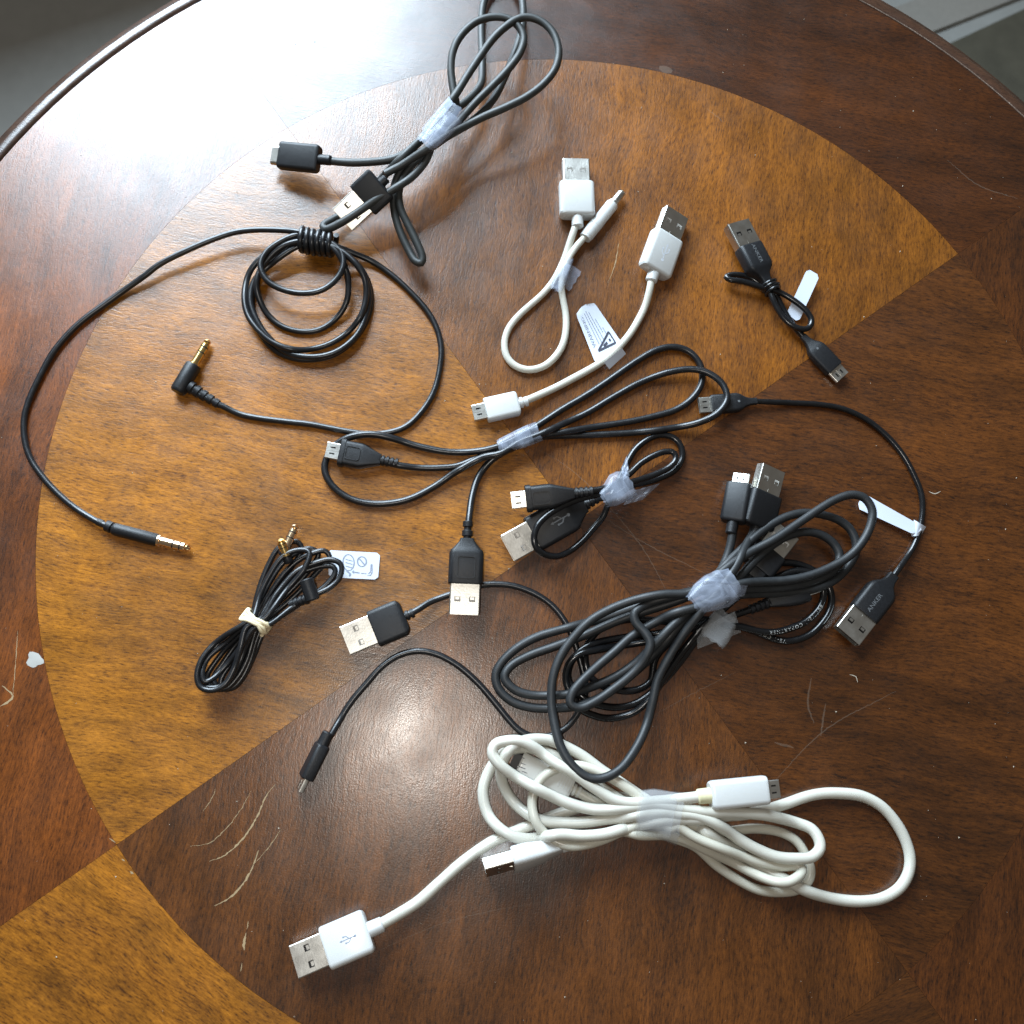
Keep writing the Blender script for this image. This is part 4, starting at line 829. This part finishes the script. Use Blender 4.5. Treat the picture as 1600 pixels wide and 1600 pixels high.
# --- 12 big charcoal bundle
c11 = cable('usb_cable', 'large thick charcoal bundle with a sharp kink, overlapping the white bundle', (1120, 935))
plug(c11, 'micro', (1145, 816), (1159, 741), 8, 7, 10.6, 6.6, 'box', 4.6, M['plugk'], M['steel'], roll=-24, sr=(5.2, 2.3, 0))
plug(c11, 'A', (1181, 824), (1205, 732), 7, 8, 15.2, 7.0, 'box', 11.2, M['plugk'], M['steel'], roll=22, sr=(4, 2.4, 0), inner=M['innerw'])
Z = 9.0
pr11 = cord(c11, M['char'], 1.78, [
 (6, [(1146, 818, 8), (1144, 835, 7.5), (1139, 858, 7), (1130, 884, 7.5), (1110, 915, 8)] + [(1075, 925, 8), (1020, 938, 6), (982, 953, 4), (937, 968), (892, 979), (844, 993), (806, 1014), (783, 1036), (774, 1055), (779, 1076), (799, 1095), (829, 1105), (865, 1107), (900, 1104), (935, 1092), (970, 1068), (1005, 1038), (1035, 1008), (1062, 978), (1092, 950, 7)]),
 (7, [(1130, 932, 8), (1166, 928, 6), (1225, 926, 6), (1265, 921, 6), (1297, 911, 5), (1321, 891, 4), (1335, 869, 4), (1338, 851, 4), (1330, 829, 4), (1311, 813, 4), (1284, 804, 5), (1257, 801, 6), (1227, 808, 7), (1195, 826, 8), (1163, 853, 9), (1131, 885, 10), (1105, 915, 10)]),
 (8, [(1060, 938, 8), (1012, 954, 6), (960, 972, 5), (915, 992, 3), (870, 1009), (825, 1025), (796, 1042), (787, 1058, 3), (803, 1077, 3), (829, 1086, 3), (862, 1087, 3), (892, 1085, 4), (930, 1072, 5), (965, 1056, 5), (1000, 1030, 5), (1030, 1000, 6), (1060, 970, 7), (1090, 945, 9)]),
 (9, [(1125, 925, 10), (1155, 902, 10), (1179, 877, 9.5), (1206, 853, 9), (1233, 837, 8), (1260, 831, 7), (1284, 836, 6), (1303, 850, 5), (1312, 868, 5), (1306, 888, 6), (1280, 905, 8), (1225, 918, 8), (1166, 920, 9), (1130, 925, 10)]),
 (10, [(1095, 946, 11), (1050, 959, 10), (1020, 974, 9), (990, 992, 9), (960, 1018, 9), (930, 1044, 9), (907, 1066, 9), (893, 1084, 9), (890, 1100, 9), (904, 1107, 9), (930, 1097, 9), (960, 1076, 9), (990, 1050, 10), (1010, 1024, 11), (1016, 1004, 11.5), (1006, 987, 12), (993, 973, 12), (991, 959, 12), (1007, 946, 11), (1039, 935, 11), (1090, 925, 11)]),
 (11, [(1130, 920, 11), (1166, 911, 10), (1225, 907, 10), (1265, 899, 10), (1300, 885, 10), (1327, 869, 10), (1346, 848, 10), (1360, 821, 10), (1363, 797, 10), (1351, 778, 10), (1332, 773, 10), (1308, 780, 10), (1278, 797, 10.5), (1244, 820, 11), (1211, 842, 11), (1171, 864, 11.5), (1136, 886, 12), (1105, 910, 12)]),
 (12, [(1076, 926, 12), (1035, 929, 11), (994, 937, 11), (956, 951, 10.5), (922, 970, 10.5), (898, 994, 10), (877, 1024, 10), (864, 1058, 10), (861, 1094, 9.5), (866, 1131, 10), (877, 1167, 12), (896, 1198, 13), (919, 1215, 13.5), (941, 1216, 13.5), (967, 1203, 13), (990, 1175, 10), (1009, 1135, 6), (1020, 1094, 5), (1028, 1060, 6), (1046, 1024, 8), (1069, 989, 9.5), (1095, 955, 11), (1125, 920, 11), (1150, 885, 8.5), (1166, 852, 7), (1180, 828, 7)]),
], zmax=14.5, ends=(8, 7))
tape(c11, (1120, 921), (.80, -.60), 4.0, 18.5, [(-44, 18, -4), (-24, 26, -2), (-2, 31, 2), (16, 30, 4), (34, 23, 5)], wob=.24, seed=17)
sheet(c11, 'tape_flap', Rc([(180, 770), (150, 880), (420, 860), (440, 800)]), [18.8, 14, 13.5, 18.0], M['tape'], .1, wob=.5, edge_jag=2)

# --- 13 white bundles
c13 = cable('usb_cable', 'thick white cable with the largest loop and a lead to the lower left', (1040, 1270))
b13, m13, L13 = plug(c13, 'A', (577, 1453), (461, 1503), 6.6, 6.2, 15.6, 7.6, 'box', 11.8, M['plugw'], M['steel'], roll=10, sr=(5.5, 2.8, 0), inner=M['inner'])
trident(b13, m13, L13*.46, 3.84, 3.0, M['greyink'])
plug(c13, 'micro', (1109, 1243), (1217, 1232), 13.0, 12.5, 10.8, 7.2, 'box', 5.0, M['plugw'], M['steel'], sr=(5, 2.9, 0), sr_mat=M['yellowed'])
mb = MB(); b13m = c13.children[-1] if c13.children else None
Fc = lambda p: crop(430, 1120, 3.2, p); Ec = lambda p: crop(720, 1120, 2.162, p); Qc = lambda p: crop(740, 1130, 4.706, p); Vc = lambda p: crop(1040, 1180, 4.0, p)
cord(c13, M['white'], 2.2, [
 (1, [(575, 1453, 6.6), (597, 1443, 5.5)] + Fc([(620, 985, 2.5), (720, 920), (820, 830), (920, 740), (1020, 665), (1110, 612), (1200, 575), (1300, 532), (1430, 485), (1560, 440)]) + [(960, 1245), (1000, 1255), (1040, 1268), (1075, 1290)]),
 (4, Vc([(220, 460, 4), (330, 530, 4), (450, 600), (560, 690), (640, 730)])),
 (6, Vc([(750, 780, 6), (860, 840, 5), (990, 885), (1130, 910), (1240, 912), (1360, 890), (1460, 830), (1515, 740), (1527, 640), (1500, 530), (1440, 420), (1350, 320), (1230, 258), (1100, 238), (980, 240), (870, 262), (750, 305), (640, 340, 5), (520, 365, 6), (360, 380, 7), (240, 400, 7), (100, 400, 8)]) + [(1030, 1283, 8)]),
 (12, Qc([(1100, 780, 8), (950, 820, 7), (800, 830, 6), (640, 820, 5)])),
 (2.5, Qc([(500, 840), (400, 850), (300, 835), (200, 780), (115, 690), (75, 580), (70, 480), (100, 380), (150, 290)])),
 (5, Qc([(210, 230, 5), (300, 190, 5), (420, 185, 5), (540, 215, 5), (680, 290, 5), (800, 380, 6), (920, 460, 7), (1040, 540, 8), (1150, 600, 9)]) + [(1010, 1262, 9), (1040, 1270, 9), (1010, 1250, 9)]),
 (7, Qc([(1100, 450, 6), (950, 350, 6), (800, 240, 6), (680, 180, 6), (560, 130, 6), (430, 120, 6), (330, 145, 6), (255, 205, 6)])),
 (3, Qc([(215, 290, 5), (205, 400, 3), (240, 500), (310, 600), (400, 670), (500, 715)])),
 (9, Qc([(640, 730, 6), (800, 730, 7), (950, 710, 8), (1100, 690, 9), (1250, 665, 10), (1400, 655, 10.5)])),
 (8, Vc([(60, 365, 10.5), (160, 372, 10), (260, 400, 9), (360, 455, 8.5), (470, 530, 8), (580, 590, 8), (700, 635, 8), (820, 645, 8), (910, 635, 8), (965, 580, 7), (955, 520, 6), (910, 460, 5), (840, 430, 4), (740, 400, 3), (600, 370, 3), (450, 360, 4)]) + [(1100, 1268, 5), (1060, 1262, 7)]),
 (13, [(1020, 1256, 9)] + Qc([(1150, 620, 10), (1000, 632, 10), (860, 628, 10), (700, 592, 10), (540, 525, 10), (400, 450, 9.5), (270, 370, 9), (180, 295, 8.5), (135, 220, 8), (160, 155, 7), (250, 130, 6), (340, 130, 4), (440, 175, 4), (600, 290, 4), (760, 380, 5), (900, 480, 6), (1050, 570, 8), (1200, 590, 10), (1330, 575, 11)]) + [(1045, 1250, 12), (1075, 1247, 13), (1108, 1243, 13)]),
], zmax=12.5, ends=(6.6, 13))
c14 = cable('usb_cable', 'slimmer off-white cable in the bottom bundle, with a plug lying on its side', (905, 1290))
b14, m14, L14 = plug(c14, 'A', (880, 1322), (757, 1356), 7.2, 7.2, 15.0, 7.4, 'taper', 11.0, M['plugw'], M['steel'], sr=(3, 2.4, 0), roll=-68, inner=M['inner'])
q14, n14, LL14 = plug(c14, 'C', (893, 1232), (800, 1187), 4.2, 4.2, 9.4, 5.6, 'box', 3.0, M['clearplug'], M['inner'], sr=(4, 2.6, 2), name='translucent_plug')
mb = MB()
for k in range(5): box(mb, 1.0+k*1.1, 1.4+k*1.1, -4.75, 1.6+.4*(k % 2), 2.4, 2.95)
bobj(mb, 'plug_ribs', M['plugw'], q14, n14, smooth=False)
mb = MB()
for x, y, l_, w_ in ((LL14-3.2, .8, 3.0, .5), (LL14-2.6, -.6, 2.4, .4), (LL14-4.5, 2.0, 2.6, .35), (LL14-1.4, 2.6, 1.6, .6), (LL14-1.2, -2.6, 1.2, .4)): mb.add([(x, y, 2.86), (x+l_, y+w_*.3, 2.86), (x+l_*.9, y+w_, 2.86), (x+.2*l_, y+w_*.6, 2.86)], [(0, 1, 2, 3)])
bobj(mb, 'dark_marks', M['ink'], q14, n14, smooth=False)
cord(c14, M['cream'], 1.92, [
 (2, [(890, 1230, 4.2)] + Qc([(760, 500, 4), (850, 550, 3.5), (950, 600, 3)]) + [(985, 1275, 3), (1030, 1300, 3)] + Vc([(60, 520, 3), (180, 570), (320, 690), (460, 785), (590, 845), (710, 860), (820, 845), (890, 790), (905, 720), (880, 640), (820, 540), (740, 490), (640, 465), (520, 460), (400, 475, 3), (250, 470, 4), (120, 430, 5)]) + [(1030, 1290, 6)]),
 (10, Qc([(1250, 740, 7), (1100, 790, 6), (960, 850, 5.5), (830, 890, 6), (720, 905, 7), (600, 870, 8), (510, 800, 8), (455, 720, 8), (430, 620, 8.5), (440, 520, 9), (480, 430, 9), (560, 360, 9), (660, 325, 8.5), (760, 315, 8), (880, 345, 7.5), (1000, 400, 7), (1100, 460, 7), (1200, 530, 7)]) + [(1020, 1270, 8), (1050, 1295, 8)]),
 (7, Vc([(60, 440, 8), (180, 510, 7), (330, 575, 7), (470, 630, 6), (600, 670, 6), (720, 690, 6), (820, 690, 5), (855, 705, 4), (840, 745, 3), (770, 790), (690, 790), (560, 745), (420, 670), (250, 590), (120, 530)]) + [(1040, 1305, 3), (1000, 1305, 4)]),
 (5, Qc([(1100, 800, 5), (950, 850, 5.5), (800, 895, 6), (680, 905, 6.5)])),
], zmax=11, ends=(4.2, 6.5))
tape(c13, (1032, 1270), (.98, .18), 1.0, 15.5, [(-36, 36, 6), (-18, 38, 3), (0, 38, 2), (18, 40, 3), (34, 42, 4)], M['cleartape'], wob=.24, seed=31)

# ================================================================== lay the cords and sweep them
solve_cords()
for c in CORDS: c['obj'] = tube(c['name'], c['w'], c['r']*MM, c['mat'], c['th'], taper=c['r']*MM*(1+gsmooth(RNG.normal(0, 1, len(c['w'])), 3)*.05 if len(c['w']) > 25 else np.ones(len(c['w']))))

def cord_print(c, s, size, start_px, reverse, theta, mat):
    """lettering printed along a cord, beginning near a photo pixel"""
    w = c['w']; i0 = int(np.argmin(np.hypot(c['px'][:, 0]-start_px[0], c['px'][:, 1]-start_px[1])+(c['pri'] != start_px[2])*1e3))
    v, f = text_pts(s, size, 'LEFT', 1.35); seq = w[:i0+1][::-1] if reverse else w[i0:]
    L = np.r_[0, np.cumsum(np.linalg.norm(np.diff(seq, axis=0), axis=1))]*1000; V = []
    for x, y, _ in v:
        p = np.array([np.interp(x, L, seq[:, k]) for k in range(3)]); q = np.array([np.interp(x+.4, L, seq[:, k]) for k in range(3)])
        t = Vector(q-p).normalized(); up = (Vector((0, 0, 1))-t*t.z).normalized(); sd = up.cross(t); a = y/c['r']+theta; r = (c['r']+.03)*MM
        V.append(Vector(p)+(up*math.cos(a)+sd*math.sin(a))*r)
    org = wmat(c['th']).translation
    mesh_obj('printed_lettering', [tuple(p-org) for p in V], f, mat, c['obj'], False, mw=Matrix.Translation(org))
cord_print(pr12, '80V VE-1 COPARTNER', 2.05, (1282, 945, 4), True, 0.1, M['print'])
cord_print(pr12, 'VE-1 COPARTNER', 2.05, (1226, 1006, 2), False, 0.1, M['print'])
